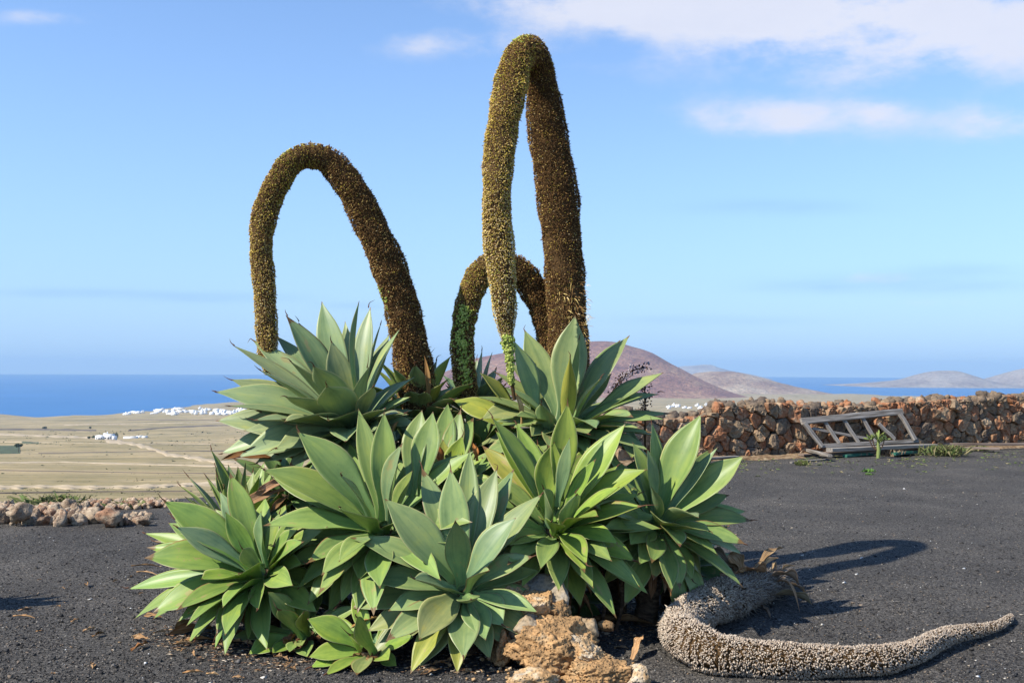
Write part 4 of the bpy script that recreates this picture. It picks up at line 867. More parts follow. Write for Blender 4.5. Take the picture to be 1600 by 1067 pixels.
# ---- babies at the ground
R12 = agave('small agave pup with a big flat leaf low beside the leftmost rosette', (472, 985), 5.55, (-.3, -.6, .8), .42, [
    (434, 951, 28, -.3), (419, 924, 34, -.05), (388, 1020, 42, -.1, {'tone': 'lime'}), (425, 1020, 30, -.2, {'tone': 'lime'}), (474, 955, 26, -.25, {'tone': 'lime'}), (452, 915, 26, .1), (360, 998, 30, .2), (470, 1010, 20, -.2), (498, 960, 24, .1), (452, 1018, 22, -.2), (440, 965, 26, .1)], tone='mid', seed=22, fill=5, Wt=.055)
R13 = agave('brightest green agave pup in front at the bottom left', (578, 1010), 5.3, (-.25, -.6, .8), .42, [
    (480, 966, 40, .0), (482, 1026, 38, -.1), (484, 1042, 30, -.15), (508, 1053, 22, -.1), (556, 962, 32, -.2, {'tone': 'lime'}), (594, 988, 24, .1, {'tone': 'blue'}), (557, 1054, 32, -.12, {'tone': 'dull'}), (512, 962, 24, .15), (620, 1040, 22, -.1), (610, 985, 26, .15), (545, 990, 22, -.1)], tone='lime', seed=23, fill=5, Wt=.055)
R14 = agave('dark agave rosette in deep shade under the right hand leaves', (965, 860), 6.35, (.1, -.5, .9), .55, [
    (900, 850, 40, -.3), (930, 905, 40, -.3, {'bend': .15}), (1000, 912, 40, -.2, {'bend': .15}), (1030, 880, 40, -.1, {'bend': .15}), (950, 780, 36, 0), (985, 780, 36, .1), (1010, 840, 40, -.2), (890, 800, 36, .1), (860, 870, 36, -.2), (870, 905, 36, -.2), (1050, 850, 36, 0)], tone='mid', seed=24, fill=10, Wt=.07)
# ---- a neighbour beyond the left edge of the picture, whose shadow falls into it
R15 = agave('low agave beyond the left edge of the gravel, throwing spiky shadows', (-165, 885), 6.3, (0, 0, 1), .62, [
    (-260, 800, 30, 0), (-70, 800, 30, 0), (-165, 735, 30, 0), (-125, 745, 30, .1), (-205, 745, 30, .1), (-75, 850, 30, -.1), (-280, 850, 30, -.1), (-95, 765, 26, 0), (-150, 745, 26, .2)], tone='mid', seed=25, fill=8, fillL=.6, Wt=.06)
# ---- more plants deep inside the clump, shade there put into a darker leaf colour
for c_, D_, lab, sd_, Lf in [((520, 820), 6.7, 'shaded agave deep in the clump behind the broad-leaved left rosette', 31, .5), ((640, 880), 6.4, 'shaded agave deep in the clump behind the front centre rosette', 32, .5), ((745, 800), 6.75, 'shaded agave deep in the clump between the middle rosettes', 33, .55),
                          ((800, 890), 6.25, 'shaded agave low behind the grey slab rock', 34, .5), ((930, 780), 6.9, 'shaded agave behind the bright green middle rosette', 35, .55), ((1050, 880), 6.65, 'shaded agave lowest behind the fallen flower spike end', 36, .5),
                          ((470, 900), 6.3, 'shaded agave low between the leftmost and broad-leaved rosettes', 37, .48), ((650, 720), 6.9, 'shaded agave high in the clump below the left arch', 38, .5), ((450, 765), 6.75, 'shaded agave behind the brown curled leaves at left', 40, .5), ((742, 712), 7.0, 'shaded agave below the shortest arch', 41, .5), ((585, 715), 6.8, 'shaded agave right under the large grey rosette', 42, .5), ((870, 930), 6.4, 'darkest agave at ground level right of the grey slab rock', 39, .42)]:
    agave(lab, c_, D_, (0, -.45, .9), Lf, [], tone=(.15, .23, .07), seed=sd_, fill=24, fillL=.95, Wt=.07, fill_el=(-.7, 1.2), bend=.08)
# inner stems between the rosettes, seen through gaps: old bare trunks
for a, b, D, lab in [((938, 980), (945, 860), 5.95, 'thin bare brown stem left of its twin in the shade under the leaves'), ((962, 985), (975, 860), 6.0, 'thin bare grey stem right of its twin in the shade under the leaves')]:
    p0, p1 = on_ground(*a), at(*b, D); P = [np.array(p0.lerp(p1, t)) + np.array([.02 * math.sin(t * 5), 0, 0]) for t in np.linspace(0, 1, 8)]
    V, Q, _ = tube_arrays(P, [.012] * 8, 7); tag(link('bare_stem', mesh('bare_stem', V, Q, m_stem)), lab, 'stem')
print('leaves', NLEAF[0])

# ------------------------------------------------------------------ flower arches
m_core, *_ = mat('arch_core', (.085, .05, .022), .95, .05)
m_fruit, n, l, p = mat('green_fruit', (.30, .48, .06), .4, .4)
oi = n.new('ShaderNodeNewGeometry'); f = tnoise(n, l, oi.outputs['Position'], 45, 2); l.new(ramp(n, l, f, [(.35, (.14, .22, .03)), (.6, (.42, .46, .09))]), p.inputs['Base Color'])
def path_from(pts, n_=90):
    """pts: (px,py,depth,radius px) -> smooth arrays of centre and radius"""
    C = np.array([list(at(a, b, d)) for a, b, d, r_ in pts]); r_ = np.array([x[3] * x[2] / F for x in pts])
    s = np.concatenate([[0], np.cumsum(np.linalg.norm(np.diff(C, axis=0), axis=1))]); s /= s[-1]
    # Catmull-Rom through the points
    t = np.linspace(0, 1, n_); out = []; ro = np.interp(t, s, r_)
    Ce = np.vstack([2 * C[0] - C[1], C, 2 * C[-1] - C[-2]])
    for x in t:
        i = min(np.searchsorted(s, x, 'right') - 1, len(C) - 2); f_ = (x - s[i]) / (s[i + 1] - s[i])
        p0, p1, p2, p3 = Ce[i:i + 4]; out.append(.5 * (2 * p1 + (p2 - p0) * f_ + (2 * p0 - 5 * p1 + 4 * p2 - p3) * f_ ** 2 + (3 * p1 - p0 - 3 * p2 + p3) * f_ ** 3))
    return np.array(out), ro
PAL = {'brown': (.31, .175, .060), 'dark': (.11, .055, .022), 'olive': (.60, .46, .075), 'tan': (.80, .58, .20), 'green': (.44, .48, .07), 'straw': (.85, .68, .38), 'dun': (.42, .32, .23), 'ash': (.37, .29, .215), 'pale': (.55, .455, .345)}
def florets(rg, P, rad, cnt, tone_fn, ln=(.009, .019), wd=(.0020, .0040), lean=.25, inset=.90, mask=None, fat=False):
    """bristly dried flowers: spindles standing out of the tube"""
    seg = np.linalg.norm(np.diff(P, axis=0), axis=1); cum = np.concatenate([[0], np.cumsum(seg * (rad[1:] + rad[:-1]))]); x = rg.rand(cnt) * cum[-1]
    i = np.clip(np.searchsorted(cum, x) - 1, 0, len(P) - 2); f_ = (x - cum[i]) / (cum[i + 1] - cum[i]); t = (i + f_) / (len(P) - 1)
    c = P[i] * (1 - f_)[:, None] + P[i + 1] * f_[:, None]; r_ = rad[i] * (1 - f_) + rad[i + 1] * f_
    Tn = P[i + 1] - P[i]; Tn /= np.linalg.norm(Tn, axis=1)[:, None]
    q = rg.normal(size=(cnt, 3)); q -= Tn * (q * Tn).sum(1)[:, None]; q /= np.linalg.norm(q, axis=1)[:, None]
    nz = 1 + .05 * np.sin(t * 60 + q[:, 0] * 3) + .05 * np.sin(t * 23 + q[:, 2] * 4) + .04 * np.sin(t * 141 + q[:, 1] * 5)
    bs = c + q * (r_ * inset * nz)[:, None]
    d = q + Tn * lean + rg.normal(size=(cnt, 3)) * .32 + np.array([0, 0, -.45]); d /= np.linalg.norm(d, axis=1)[:, None]
    L_ = rg.uniform(*ln, cnt) * np.clip(r_ / .08, .45, 1.3) * (1 + (rg.rand(cnt) > .97) * .7); w = rg.uniform(*wd, cnt)
    s1 = np.cross(d, rg.normal(size=(cnt, 3))); s1 /= np.linalg.norm(s1, axis=1)[:, None]; s2 = np.cross(d, s1)
    mid = bs + d * (L_ * (.62 if not fat else .5))[:, None]
    V = np.stack([bs] + [mid + s1 * (math.cos(a) * w)[:, None] + s2 * (math.sin(a) * w)[:, None] for a in (0, 2.094, 4.189)] + [bs + d * L_[:, None]], 1)
    F_ = np.array([(0, 2, 1), (0, 3, 2), (0, 1, 3), (4, 1, 2), (4, 2, 3), (4, 3, 1)])
    keep = np.ones(cnt, bool) if mask is None else mask(t, q, c, rg)
    V = V[keep]; k = len(V); tn = tone_fn(t[keep], q[keep], rg, k)
    return V.reshape(-1, 3), (F_[None] + 5 * np.arange(k)[:, None, None]).reshape(-1, 3), np.repeat(tn, 5, 0)
def tones(keys, w, rg, k):
    """per floret choice with weights w (k,len(keys))"""
    w = w / w.sum(1)[:, None]; ch = (rg.rand(k, 1) > np.cumsum(w, 1)).sum(1).clip(0, len(keys) - 1)
    return np.array([PAL[a] for a in keys])[ch] * rg.uniform(.8, 1.2, (k, 1))
KEY = ['dark', 'brown', 'olive', 'tan', 'green', 'straw']
def arch(root, pts, cnt, wfn, seed, fruit=None, mask=None, hairs=0):
    P, rad = path_from(pts); rg = np.random.RandomState(seed); O = np.array(root.location)
    V, Q, _ = tube_arrays(P, rad * .88, 18, rg, .03); core = link('flower_stalk', mesh('flower_stalk', V - O, Q, m_core), root)
    def tf(t, q, rg, k): return tones(KEY, np.stack([np.interp(t, wfn[0], col_) for col_ in wfn[1:]], 1) + 1e-4, rg, k)
    V, Q, T_ = florets(rg, P, rad, cnt, tf, mask=mask); o = link('dried_flowers', mesh('dried_flowers', V - O, Q, m_tone, smooth=False, col=T_), root); tag(o, kind='stuff')
    if fruit:
        ico = stone_mesh('g', 1, 1, 0, 0) if 'ICO' not in globals() else globals()['ICO']; globals()['ICO'] = ico
        bV = np.array([v.co for v in ico.vertices]); bF = np.array([list(p_.vertices) for p_ in ico.polygons]); aV, aF = [], []; nf = 0
        for t0, t1, ph, spread, num, off, fr_ in fruit:
            for k in range(num):
                t = rg.uniform(t0, t1); x = t * (len(P) - 1); i = int(min(x, len(P) - 2)); c = P[i] + (P[i + 1] - P[i]) * (x - i); r_ = rad[i]
                Tn = P[i + 1] - P[i]; Tn /= np.linalg.norm(Tn); q = np.array(ph, float) + rg.normal(size=3) * spread; q -= Tn * q.dot(Tn); q /= np.linalg.norm(q)
                aV.append(bV * rg.uniform(.75, 1.2) * fr_ * [1, 1, 1.3] + c + q * r_ * off - O); aF.append(bF + nf); nf += len(bV)
        o = link('green_fruits', mesh('green_fruits', np.concatenate(aV), np.concatenate(aF), m_tone, col=np.repeat(np.array([(.34, .40, .075), (.48, .50, .13), (.22, .28, .05), (.12, .13, .03)])[rg.choice(4, len(aV), p=[.4, .25, .25, .1])] * rg.uniform(.75, 1.2, (len(aV), 1)), len(bV), 0)), root); tag(o, kind='stuff')
    return P, rad
#             t     dark brown olive tan green straw
arch(R3, [(886, 640, 7.0, 30), (888, 590, 7.1, 30), (888, 540, 7.15, 30), (885, 470, 7.2, 31), (880, 400, 7.22, 32), (870, 300, 7.25, 32), (856, 205, 7.25, 30), (847, 135, 7.2, 26), (838, 95, 7.08, 23.5), (824, 79, 6.92, 23), (811, 90, 6.76, 24),
          (799, 130, 6.62, 25), (789, 175, 6.5, 25), (779, 245, 6.38, 24), (776, 320, 6.3, 23.5), (780, 395, 6.25, 23), (786, 450, 6.22, 20.5), (789, 485, 6.22, 18), (790, 503, 6.22, 14), (792, 525, 6.22, 10), (797, 555, 6.22, 6), (798, 585, 6.22, 4), (804, 625, 6.24, 3)], 62000,
     [[0, .42, .5, .56, .62, .72, .80, .90, 1], [.62, .58, .4, .06, .03, .02, .02, 0, 0], [.36, .38, .45, .48, .40, .3, .22, .16, .15], [.04, .04, .05, .28, .36, .34, .28, .2, .2], [.05, .03, .04, .06, .14, .28, .36, .4, .5], [0, 0, .01, .06, .02, 0, 0, .1, 0], [.01, .01, 0, 0, .02, .05, .14, .3, .3]], 101,
     fruit=[(.505, .545, (0, 0, 1), .25, 60, .98, .006), (.925, .955, (-.2, -1, 0), .5, 130, .95, .0075), (.93, .982, (-.1, -1, 0), .8, 230, 1.05, .0075)], mask=lambda t, q, c, rg: t < .94)
arch(R2, [(652, 640, 6.9, 28), (648, 590, 6.9, 29), (640, 530, 6.9, 28), (628, 480, 6.88, 27), (612, 430, 6.86, 26.5), (594, 385, 6.84, 25.5), (570, 332, 6.82, 24), (545, 287, 6.8, 22.5), (515, 253, 6.78, 20), (485, 243, 6.75, 18.5), (455, 255, 6.72, 19),
          (428, 295, 6.7, 20), (411, 345, 6.68, 19.5), (408, 390, 6.66, 18), (412, 440, 6.64, 17), (416, 500, 6.62, 16), (418, 555, 6.6, 15), (420, 585, 6.6, 6)], 44000,
     [[0, .35, .5, .6, .7, .8, 1], [.5, .5, .42, .12, .08, .05, .04], [.42, .42, .48, .48, .5, .45, .35], [.02, .02, .06, .24, .26, .2, .2], [.05, .05, .04, .06, .12, .26, .32], [0, 0, 0, .09, .02, 0, 0], [.01, .01, 0, .0, .02, .04, .09]], 102,
     fruit=[(.555, .60, (0, 0, 1), .25, 40, .98, .006), (.20, .255, (-1, -.6, 0), .3, 26, .98, .006)])
arch(R4, [(872, 640, 7.45, 20), (868, 590, 7.45, 22), (862, 545, 7.45, 22), (855, 500, 7.42, 22), (838, 460, 7.4, 21.5), (814, 426, 7.36, 21), (787, 414, 7.32, 20.5), (763, 418, 7.28, 21), (744, 438, 7.24, 20.5), (731, 472, 7.2, 19), (724, 510, 7.17, 18.5), (722, 550, 7.14, 18), (726, 585, 7.12, 17.5), (731, 615, 7.1, 15), (733, 640, 7.1, 6)], 30000,
     [[0, .35, .5, .6, .75, 1], [.52, .5, .4, .1, .15, .3], [.42, .45, .45, .46, .5, .5], [.0, .02, .08, .25, .14, .05], [.05, .03, .04, .08, .15, .14], [0, 0, .02, .10, .04, 0], [.01, 0, 0, .01, .02, .01]], 103,
     fruit=[(.70, .82, (-.1, -1, 0), .34, 230, 1.07, .0072), (.80, .94, (.12, -1, 0), .28, 230, 1.07, .0072)])
# long dry bracts sticking out low on the big stalks
rg = np.random.RandomState(5)
for root, x0, x1, y0, y1, D, cnt in ((R3, 858, 920, 440, 560, 6.95, 260), (R2, 622, 664, 520, 600, 6.82, 130), (R4, 838, 874, 490, 580, 7.35, 60)):
    aV, aF = [], []
    for k in range(cnt):
        px = rg.uniform(x0, x1); py = y1 - (y1 - y0) * rg.rand() ** 1.5; e_ = (px - (x0 + x1) / 2) / ((x1 - x0) / 2); dep = D + .13 * (e_ * e_) + rg.uniform(-.01, .01)
        p0 = np.array(at(px, py, dep)); d = np.array([e_ * 1.0 + rg.normal() * .3, -.45, rg.uniform(-.8, .5)]); d /= np.linalg.norm(d); Ln = rg.uniform(.02, .055)
        p1 = p0 + d * Ln * .5; p2 = p1 + (d + [0, 0, rg.uniform(-1, .2)]) * Ln * .5; w = np.array([.0012, 0, .0012]); b = len(aV) * 6
        aV.append(np.array([p0 - w, p0 + w, p1 - w, p1 + w, p2, p2 + w * .2])); aF += [(b, b + 1, b + 3, b + 2), (b + 2, b + 3, b + 5, b + 4)]
    V = np.concatenate(aV); tn = np.array([PAL['tan'], PAL['brown'], PAL['straw']])[rg.choice(3, cnt, p=[.3, .68, .02])]
    o = link('dry_bracts', mesh('dry_bracts', V - np.array(root.location), aF, m_tone, smooth=False, col=np.repeat(tn, 6, 0)), root); tag(o, kind='stuff')

# ------------------------------------------------------------------ the fallen flower spike
def gpt(cx, cy, r_):
    D = (1.55 - r_) * F / (cy - eye_y(cx)); return (cx, cy, D, r_ * F / D)
pts = [gpt(1228, 903, .065), gpt(1205, 911, .09), gpt(1172, 922, .108), gpt(1138, 933, .122), gpt(1106, 944, .127), gpt(1076, 961, .118), gpt(1062, 985, .106), gpt(1085, 1006, .105), gpt(1120, 1019, .096), gpt(1165, 1026, .09), gpt(1230, 1031, .085), gpt(1300, 1032, .08), gpt(1365, 1031, .073),
       gpt(1415, 1023, .062), gpt(1450, 1007, .055), gpt(1490, 990, .05), gpt(1530, 984, .036), gpt(1556, 978, .03), gpt(1578, 965, .02), gpt(1580, 961, .006)]
P, rad = path_from(pts, 120); gp = P[6].copy(); gp[2] = 0
FB = empty('fallen_flower_spike', gp, 'fallen dry grey agave flower spike lying curved on the black gravel at the right', 'dead flower spike')
rg = np.random.RandomState(9); O = gp
V, Q, _ = tube_arrays(P, rad * .86, 18, rg, .03); link('stalk', mesh('stalk', V - O, Q, m_core), FB)
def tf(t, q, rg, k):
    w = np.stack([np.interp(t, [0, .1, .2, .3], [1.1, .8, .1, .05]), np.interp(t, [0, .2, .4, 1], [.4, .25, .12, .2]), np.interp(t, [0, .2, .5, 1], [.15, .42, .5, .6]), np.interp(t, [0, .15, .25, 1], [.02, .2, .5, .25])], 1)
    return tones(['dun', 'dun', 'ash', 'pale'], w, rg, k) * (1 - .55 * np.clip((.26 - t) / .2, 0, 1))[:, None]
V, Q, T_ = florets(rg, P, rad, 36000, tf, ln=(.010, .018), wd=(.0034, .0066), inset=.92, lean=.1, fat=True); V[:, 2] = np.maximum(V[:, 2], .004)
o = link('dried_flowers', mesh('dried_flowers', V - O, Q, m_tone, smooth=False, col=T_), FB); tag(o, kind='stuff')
# fibres of the torn end
aV, aF, cn = [], [], 0
for k in range(1500):
    t = rg.uniform(0, 30); i = int(t); c = P[i] + (P[i + 1] - P[i]) * (t - i); Tn = P[i] - P[i + 1]; Tn /= np.linalg.norm(Tn); q = rg.normal(size=3); q -= Tn * q.dot(Tn); q /= np.linalg.norm(q)
    p0 = c + q * rad[i] * .98; Ln = rg.uniform(.06, .16); sd_ = rg.normal(size=3) * .25
    p1 = p0 + (Tn * .8 + q * .22 + sd_ * .4) * Ln * .5; p2 = p1 + (Tn * .7 + q * .05 + sd_ + [0, 0, -.35]) * Ln * .5
    for z in (p0, p1, p2): z[2] = max(z[2], .006)
    w = np.cross(q, Tn) * .0016; b = cn * 6; cn += 1; aV.append(np.array([p0 - w, p0 + w, p1 - w, p1 + w, p2 - w * .2, p2 + w * .2])); aF += [(b, b + 1, b + 3, b + 2), (b + 2, b + 3, b + 5, b + 4)]
tn = np.array([(.20, .17, .14), (.34, .29, .23), (.10, .07, .05)])[rg.choice(3, cn)]
o = link('fibres', mesh('fibres', np.concatenate(aV) - O, aF, m_tone, smooth=False, col=np.repeat(tn, 6, 0)), FB); tag(o, kind='stuff')
def dry(root, b, t_, w, bend, droop, col=(1, 1, 1), curl=.6, cup=.5, name='dry_leaf', n_=(0, 0, 1), tw=.4):
    return put_leaf(root, b, t_, n_, w, col, m_dry, name, bend=bend, droop=droop, cup=cup, curl=curl, twist=tw, wave=.35, thick=.006)
GRY = (.62, .60, .60)
rb = lambda px, py, z: on_ground(px, py, z)
for b, t_, w, bend, droop, c_, tw in [((1170, 900, .18), (1222, 843, .36), .034, -.02, .12, (.8, .75, .7), .3), ((1178, 899, .20), (1216, 870, .30), .024, .15, .02, (1.25, 1.1, .9), 1.0), ((1132, 905, .22), (1200, 890, .22), .075, .12, .1, (.8, .66, .52), .2), ((1150, 890, .27), (1096, 864, .32), .06, .1, .05, GRY, .3),
                                   ((1200, 900, .18), (1250, 903, .16), .045, .2, .2, GRY, .6), ((1210, 912, .12), (1250, 937, .10), .012, .35, .2, (1.1, 1, .9), .2), ((1200, 930, .06), (1270, 938, .03), .045, .16, .1, GRY, .8), ((1205, 908, .15), (1214, 903, .08), .010, .5, .1, (1.3, 1.2, 1.1), .1),
                                   ((1210, 900, .14), (1240, 880, .22), .02, .1, .1, GRY, .9), ((1190, 945, .03), (1204, 965, .01), .016, .1, 0, GRY, .5), ((1160, 893, .26), (1140, 862, .36), .055, .05, .1, (.85, .72, .6), .5), ((1215, 915, .08), (1262, 925, .03), .022, .25, .1, GRY, .4),
                                   ((1120, 890, .22), (1085, 885, .20), .03, .15, .1, GRY, .6)]:
    dry(FB, rb(*b), rb(*t_), w, bend, droop, c_, tw=tw)

# ------------------------------------------------------------------ dead leaves and litter
G0 = (.9, .8, .7)
singles = [((988, 1030), (1006, 992), .028, .06, (1.35, 1.15, .95), 'pale folded dry leaf standing up right of the orange rocks'), ((925, 968), (946, 985), .02, .02, (1.3, 1.2, 1), 'short cream dry leaf beside the flat cream stone'), ((890, 975), (1025, 975), .035, .02, (.8, .62, .45), 'long brown dead leaf lying in the shade below the right agave'),
           ((400, 1016), (478, 1020), .016, .02, (1.2, 1.05, .9), 'straight tan dead leaf below the small pup'), ((276, 1004), (335, 998), .016, .015, (.9, .7, .5), 'brown dead leaf under the lowest leaves of the leftmost rosette'), ((205, 884), (250, 885), .010, .02, (.4, .35, .3), 'dark twig-like dead leaf left of the leftmost rosette'),
           ((213, 893), (248, 899), .008, .01, (1.3, 1.15, 1), 'thin cream dead leaf left of the leftmost rosette'), ((205, 1016), (232, 1004), .016, .03, (.9, .6, .4), 'curled reddish dead leaf alone on the gravel at lower left'), ((285, 1051), (318, 1049), .010, .01, (1.4, 1.1, .8), 'orange-tan strip of dead leaf near the bottom left'), ((322, 1052), (342, 1053), .008, .01, (1.5, 1.35, 1.1), 'small cream strip of dead leaf near the bottom left'),
           ((130, 985), (150, 980), .010, .01, (1.7, 1.6, 1.5), 'white fleck of dried leaf on the left gravel'), ((20, 962), (55, 965), .008, .01, (1.3, 1.1, .9), 'thin curled tan strip at the left edge of the gravel'), ((28, 954), (52, 949), .010, .01, (1.2, 1.1, 1.1), 'greyish dried leaf piece near the left edge'), ((960, 1010), (982, 1012), .008, .01, (.9, .9, .9), 'small grey dead leaf right of the big boulder')]
for b, t_, w, h_, c_, lab in singles:
    p0, p1 = on_ground(*b, .012), on_ground(*t_, .012 if b[0] != 988 else .09); o = link('dead_leaf', None) if False else None
    V, Q, UV = leaf_arrays(p0, p1, (0, -.3, 1), w, bend=.12, cup=.6, twist=.8, wave=.5, thick=.003, curl=.6, rg=RG, nt=11, nu=4); V[:, 2] = np.maximum(V[:, 2], .003)
    o = link('dead_leaf', mesh('dead_leaf', V - np.array(p0), Q, m_dry, uv=UV), loc=p0); o.color = (*c_, 1); tag(o, lab, 'dead leaf')
# brown withered leaves still hanging on the plants
for root, b, t_, D0, D1, w, c_ in [(R11, (445, 765), (362, 798), 6.1, 5.95, .036, (.85, .72, .62)), (R11, (455, 748), (392, 776), 6.15, 6.0, .03, (1.0, .86, .74)), (R11, (450, 775), (420, 800), 6.1, 6.0, .02, (.6, .48, .4)), (R1, (440, 720), (345, 712), 6.2, 6.2, .03, (.5, .32, .2)), (R1, (470, 720), (376, 700), 6.3, 6.1, .03, (.45, .3, .2)), (R7, (430, 850), (446, 900), 5.9, 5.8, .03, (.9, .6, .5)),
                                    (R2, (668, 640), (666, 556), 6.8, 6.75, .02, (.8, .6, .4)), (R3, (815, 662), (806, 610), 6.3, 6.25, .018, (1.2, 1.2, .8)), (R10, (330, 985), (262, 1000), 5.9, 5.8, .03, (.7, .5, .35)), (R10, (300, 970), (272, 990), 5.95, 5.9, .03, (.9, .7, .5)), (R9, (790, 940), (808, 872), 5.6, 5.6, .022, (.9, .65, .6)),
                                    (R6, (1025, 890), (1050, 928), 5.95, 5.8, .03, (.9, .65, .4)), (R14, (900, 905), (905, 965), 6.2, 6.2, .03, (.6, .4, .3)), (R8, (690, 740), (678, 688), 6.1, 6.05, .03, (1.1, .6, .3)), (R8, (745, 720), (740, 692), 6.2, 6.2, .02, (1.2, .75, .4)), (R2, (610, 690), (622, 655), 6.2, 6.1, .012, (1.2, 1.0, .8)), (R13, (540, 985), (600, 960), 5.4, 5.4, .014, (1, .85, .5))]:
    p0, p1 = at(*b, D0), at(*t_, D1); p0.z = max(p0.z, .02); p1.z = max(p1.z, .02)
    dry(root, p0, p1, w, .12, .08, c_, name='withered_leaf', n_=(.2, -.5, 1), tw=.9)
# litter under the plants
rg = np.random.RandomState(21); cnt = 1500
px = np.concatenate([rg.normal(330, 60, 450), rg.uniform(330, 800, 600), rg.uniform(880, 1040, 450)]); py = np.concatenate([rg.normal(998, 14, 450), rg.uniform(1005, 1050, 600), rg.uniform(945, 1000, 450)])
C = np.array([list(on_ground(a, b, .008)) for a, b in zip(px, py)]); S = rg.uniform(.003, .010, cnt); V, Q = tets(rg, C, S, .35); V[:, 0] += (V[:, 0] - np.repeat(C[:, 0], 4)) * 1.2
tn = np.array([(.40, .27, .15), (.25, .14, .07), (.55, .45, .33), (.12, .07, .045)])[rg.choice(4, cnt, p=[.35, .3, .15, .2])]
o = link('leaf_litter', mesh('leaf_litter', V, Q, m_tone, smooth=False, col=np.repeat(tn, 4, 0))); tag(o, kind='stuff')
G1 = 'brown dead leaf scraps strewn below the agaves'
lib = []
for k in range(6):
    V, Q, UV = leaf_arrays((-.5, 0, 0), (.5, 0, 0), (0, 0, 1), .13, bend=rg.uniform(.05, .2), cup=.7, twist=rg.uniform(.3, 1.6), wave=.6, thick=.02, curl=.8, rg=rg, nt=9, nu=3); lib.append(mesh('leaf_scrap', V, Q, m_dry, uv=UV))
for k in range(60):
    x, y = [(rg.normal(320, 55), rg.normal(1000, 14)), (rg.uniform(380, 780), rg.uniform(1015, 1052)), (rg.uniform(890, 1030), rg.uniform(960, 985)), (rg.uniform(0, 380), rg.uniform(900, 1060))][k % 4 if k < 52 else 3]
    q = on_ground(x, y, .012); o = link('leaf_scrap', lib[k % 6], loc=q); s_ = rg.uniform(.05, .15) * (.55 if k % 4 == 3 else 1); o.scale = (s_,) * 3; o.rotation_euler = (rg.uniform(-.3, .3), rg.uniform(-.15, .15), rg.uniform(0, 6.3)); o.color = (*(np.array((1, .85, .7)) * rg.uniform(.6, 1.3)), 1); tag(o, 'brown scrap of dead leaf on the ground around the agave clump', 'dead leaf', G1)

# ------------------------------------------------------------------ small plants
# dark dried bloom stalk behind the upper right rosette
q = at(1008, 650, 7.0); K = empty('dried_bloom', (q.x, q.y, 0), 'dark dried flower stalk with blackish clusters behind the upper right agave', 'dried flowers')
rg = np.random.RandomState(14); O = np.array(K.location)
p0 = np.array(at(1008, 650, 7.0)); P = np.array([[p0[0], p0[1], 0], p0 * [1, 1, .8], list(at(1008, 640, 7)), list(at(1007, 600, 7.0))]); V, Q, _ = tube_arrays(P, [.012, .008, .006, .004], 6); link('stem', mesh('stem', V - O, Q, m_core), K)
P2 = np.array([list(at(a, b, 7)) for a, b in ((950, 645), (958, 612), (970, 590), (990, 578), (1012, 574))]); V, Q, _ = tube_arrays(P2, [.008, .006, .005, .004, .003], 6); link('side_stem', mesh('side_stem', V - O, Q, m_core), K)
C, T_ = [], []
for a in range(150):
    t = rg.rand(); c = np.array(at(1008 + rg.normal() * 5, 596 + 46 * t, 7.0 + rg.normal() * .02)); C.append(c); T_.append((.05, .03, .035))
for a in range(260):
    t = rg.rand() * 3.99; i = int(t); c = P2[i] + (P2[i + 1] - P2[i]) * (t - i) + rg.normal(size=3) * .016; C.append(c); T_.append((.06, .04, .045) if rg.rand() < (.75 if i < 2 else .35) else (.42, .36, .38))
V, Q = tets(rg, np.array(C), rg.uniform(.005, .011, len(C)), 1.0); o = link('flower_clusters', mesh('flower_clusters', V - O, Q, m_tone, smooth=False, col=np.repeat(np.array(T_), 4, 0)), K); tag(o, kind='stuff')
# succulent by the rack
q = on_ground(1372, 716); SU = empty('succulent', q, 'small upright green succulent shrub in front of the grey wooden rack', 'plant'); O = np.array(q)
P = [(0, 0, 0), (.01, 0, .15), (0, 0, .3), (.02, 0, .42)]; m_gs, *_ = mat('green_stem', (.22, .26, .08), .7, .2); V, Q, _ = tube_arrays(P, [.03, .035, .02, .012], 8); link('stem', mesh('stem', V, Q, m_gs), SU)
for k in range(16):
    a = rg.uniform(0, 6.28); z = rg.uniform(.22, .40); d = np.array([math.cos(a), math.sin(a), rg.uniform(.3, 1.2)]); d /= np.linalg.norm(d); b = np.array([0.01, 0, z])
    V, Q, UV = leaf_arrays(b, b + d * rg.uniform(.12, .2), (0, 0, 1) if abs(d[2]) < .9 else (1, 0, 0), .018, rg=rg, nt=7, nu=3, thick=.008); o = link('leaf', mesh('leaf', V, Q, m_leaf, uv=UV), SU); o.color = (.24, .30, .07, 1)
for sx in (-.1, .12, -.16):
    P = [(0, 0, .12), (sx * .6, 0, .2), (sx, 0, .34)]; V, Q, _ = tube_arrays(P, [.012, .01, .008], 6); link('branch', mesh('branch', V, Q, m_stem), SU)
    for k in range(7):
        d = rg.normal(size=3); d[2] = abs(d[2]) + .4; d /= np.linalg.norm(d); b = np.array([sx, 0, .33]); V, Q, UV = leaf_arrays(b, b + d * .11, (0, -1, .3), .014, rg=rg, nt=6, nu=2, thick=.006); o = link('leaf', mesh('leaf', V, Q, m_leaf, uv=UV), SU); o.color = (.22, .28, .07, 1)
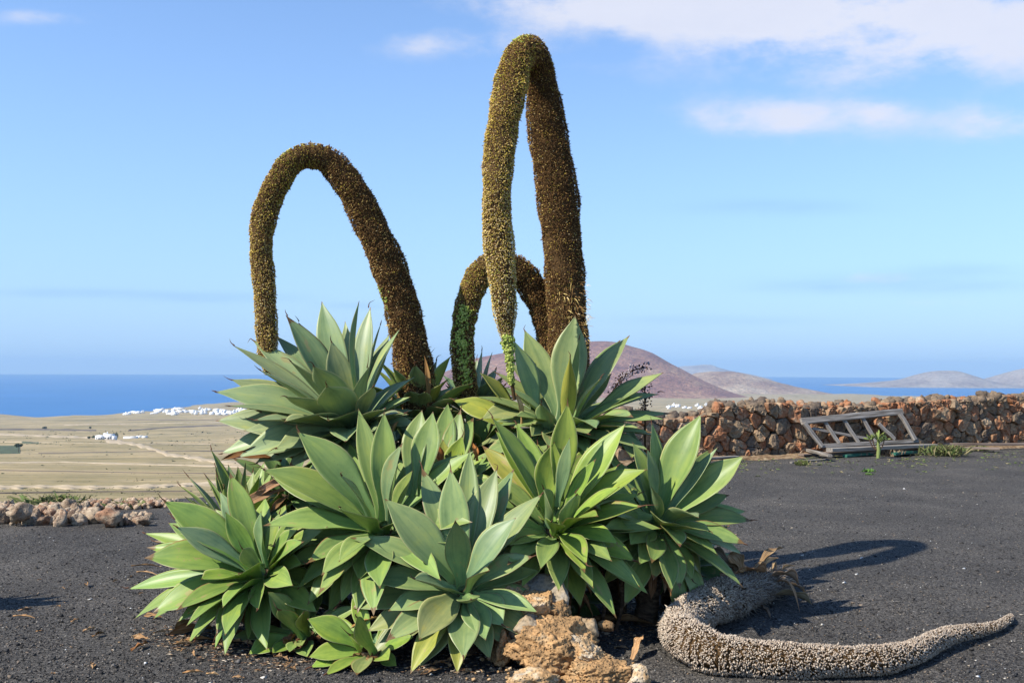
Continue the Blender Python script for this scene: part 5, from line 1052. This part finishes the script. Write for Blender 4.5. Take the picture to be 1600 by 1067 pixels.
def weed(px, py, w, h, cnt, label, cols, seed):
    q = on_ground(px, py); rg = np.random.RandomState(seed); aV = []
    for k in range(cnt):
        b = rg.normal(size=3) * [w * .28, w * .2, 0]; tpt = b + rg.normal(size=3) * [w * .22, w * .2, 0] + [0, 0, h * rg.uniform(.4, 1.1)]; s = rg.normal(size=3) * .006; m_ = (b + tpt) / 2 + s * 2; aV.append([b, m_ + s, tpt]); aV.append([m_, m_ + rg.normal(size=3) * .02, tpt])
    V = np.array(aV).reshape(-1, 3); V[:, 2] = np.maximum(V[:, 2], .002); tn = np.array(cols)[rg.choice(len(cols), cnt * 2)]
    o = link('weed', mesh('weed', V, np.arange(len(V)).reshape(-1, 3), m_tone, smooth=False, col=np.repeat(tn, 3, 0)), loc=q); tag(o, label, 'weed')
GG = [(.10, .14, .04), (.16, .18, .06), (.24, .20, .10)]
weed(1476, 712, .55, .20, 420, 'low green weed clump at the foot of the wall right of the rack', GG, 1); weed(1533, 704, .25, .1, 150, 'small green weed near the right end of the wall', GG, 2); weed(1390, 712, .3, .12, 160, 'dry brownish weed right of the small succulent', [(.2, .14, .09), (.3, .22, .13)], 3)
weed(1254, 727, .2, .09, 120, 'little yellow-green weed in front of the pale kerb piece', GG, 4); weed(1357, 738, .12, .06, 70, 'tiny bright green weed alone on the gravel before the rack', [(.12, .22, .05)], 5); weed(1358, 742, .1, .03, 30, 'sparse sprout on the gravel just before the tiny bright weed', [(.12, .2, .05)], 6)
q = None
weed(92, 791, .55, .12, 300, 'green grass tuft growing on top of the rubble heap', GG, 7); weed(200, 792, .35, .07, 120, 'small green tuft by the far rubble row', GG, 8)
aV, tn = [], []
for k in range(1500):
    px = rg.uniform(1150, 1640); py = 712 - (px - 1200) * .028 + abs(rg.normal()) * 12 + 4; q = np.array(on_ground(px, py)); c = (math.sin(px * .045) + math.sin(px * .11 + 1)) * .5
    if rg.rand() > .42 + c * .5: continue
    for j in range(2): aV.append(q + rg.normal(size=(3, 3)) * [.02, .02, .008] + [0, 0, .01]); tn.append(GG[rg.randint(3)])
V = np.concatenate(aV); o = link('ground_weeds', mesh('ground_weeds', V, np.arange(len(V)).reshape(-1, 3), m_tone, smooth=False, col=np.repeat(np.array(tn), 3, 0))); tag(o, kind='stuff')
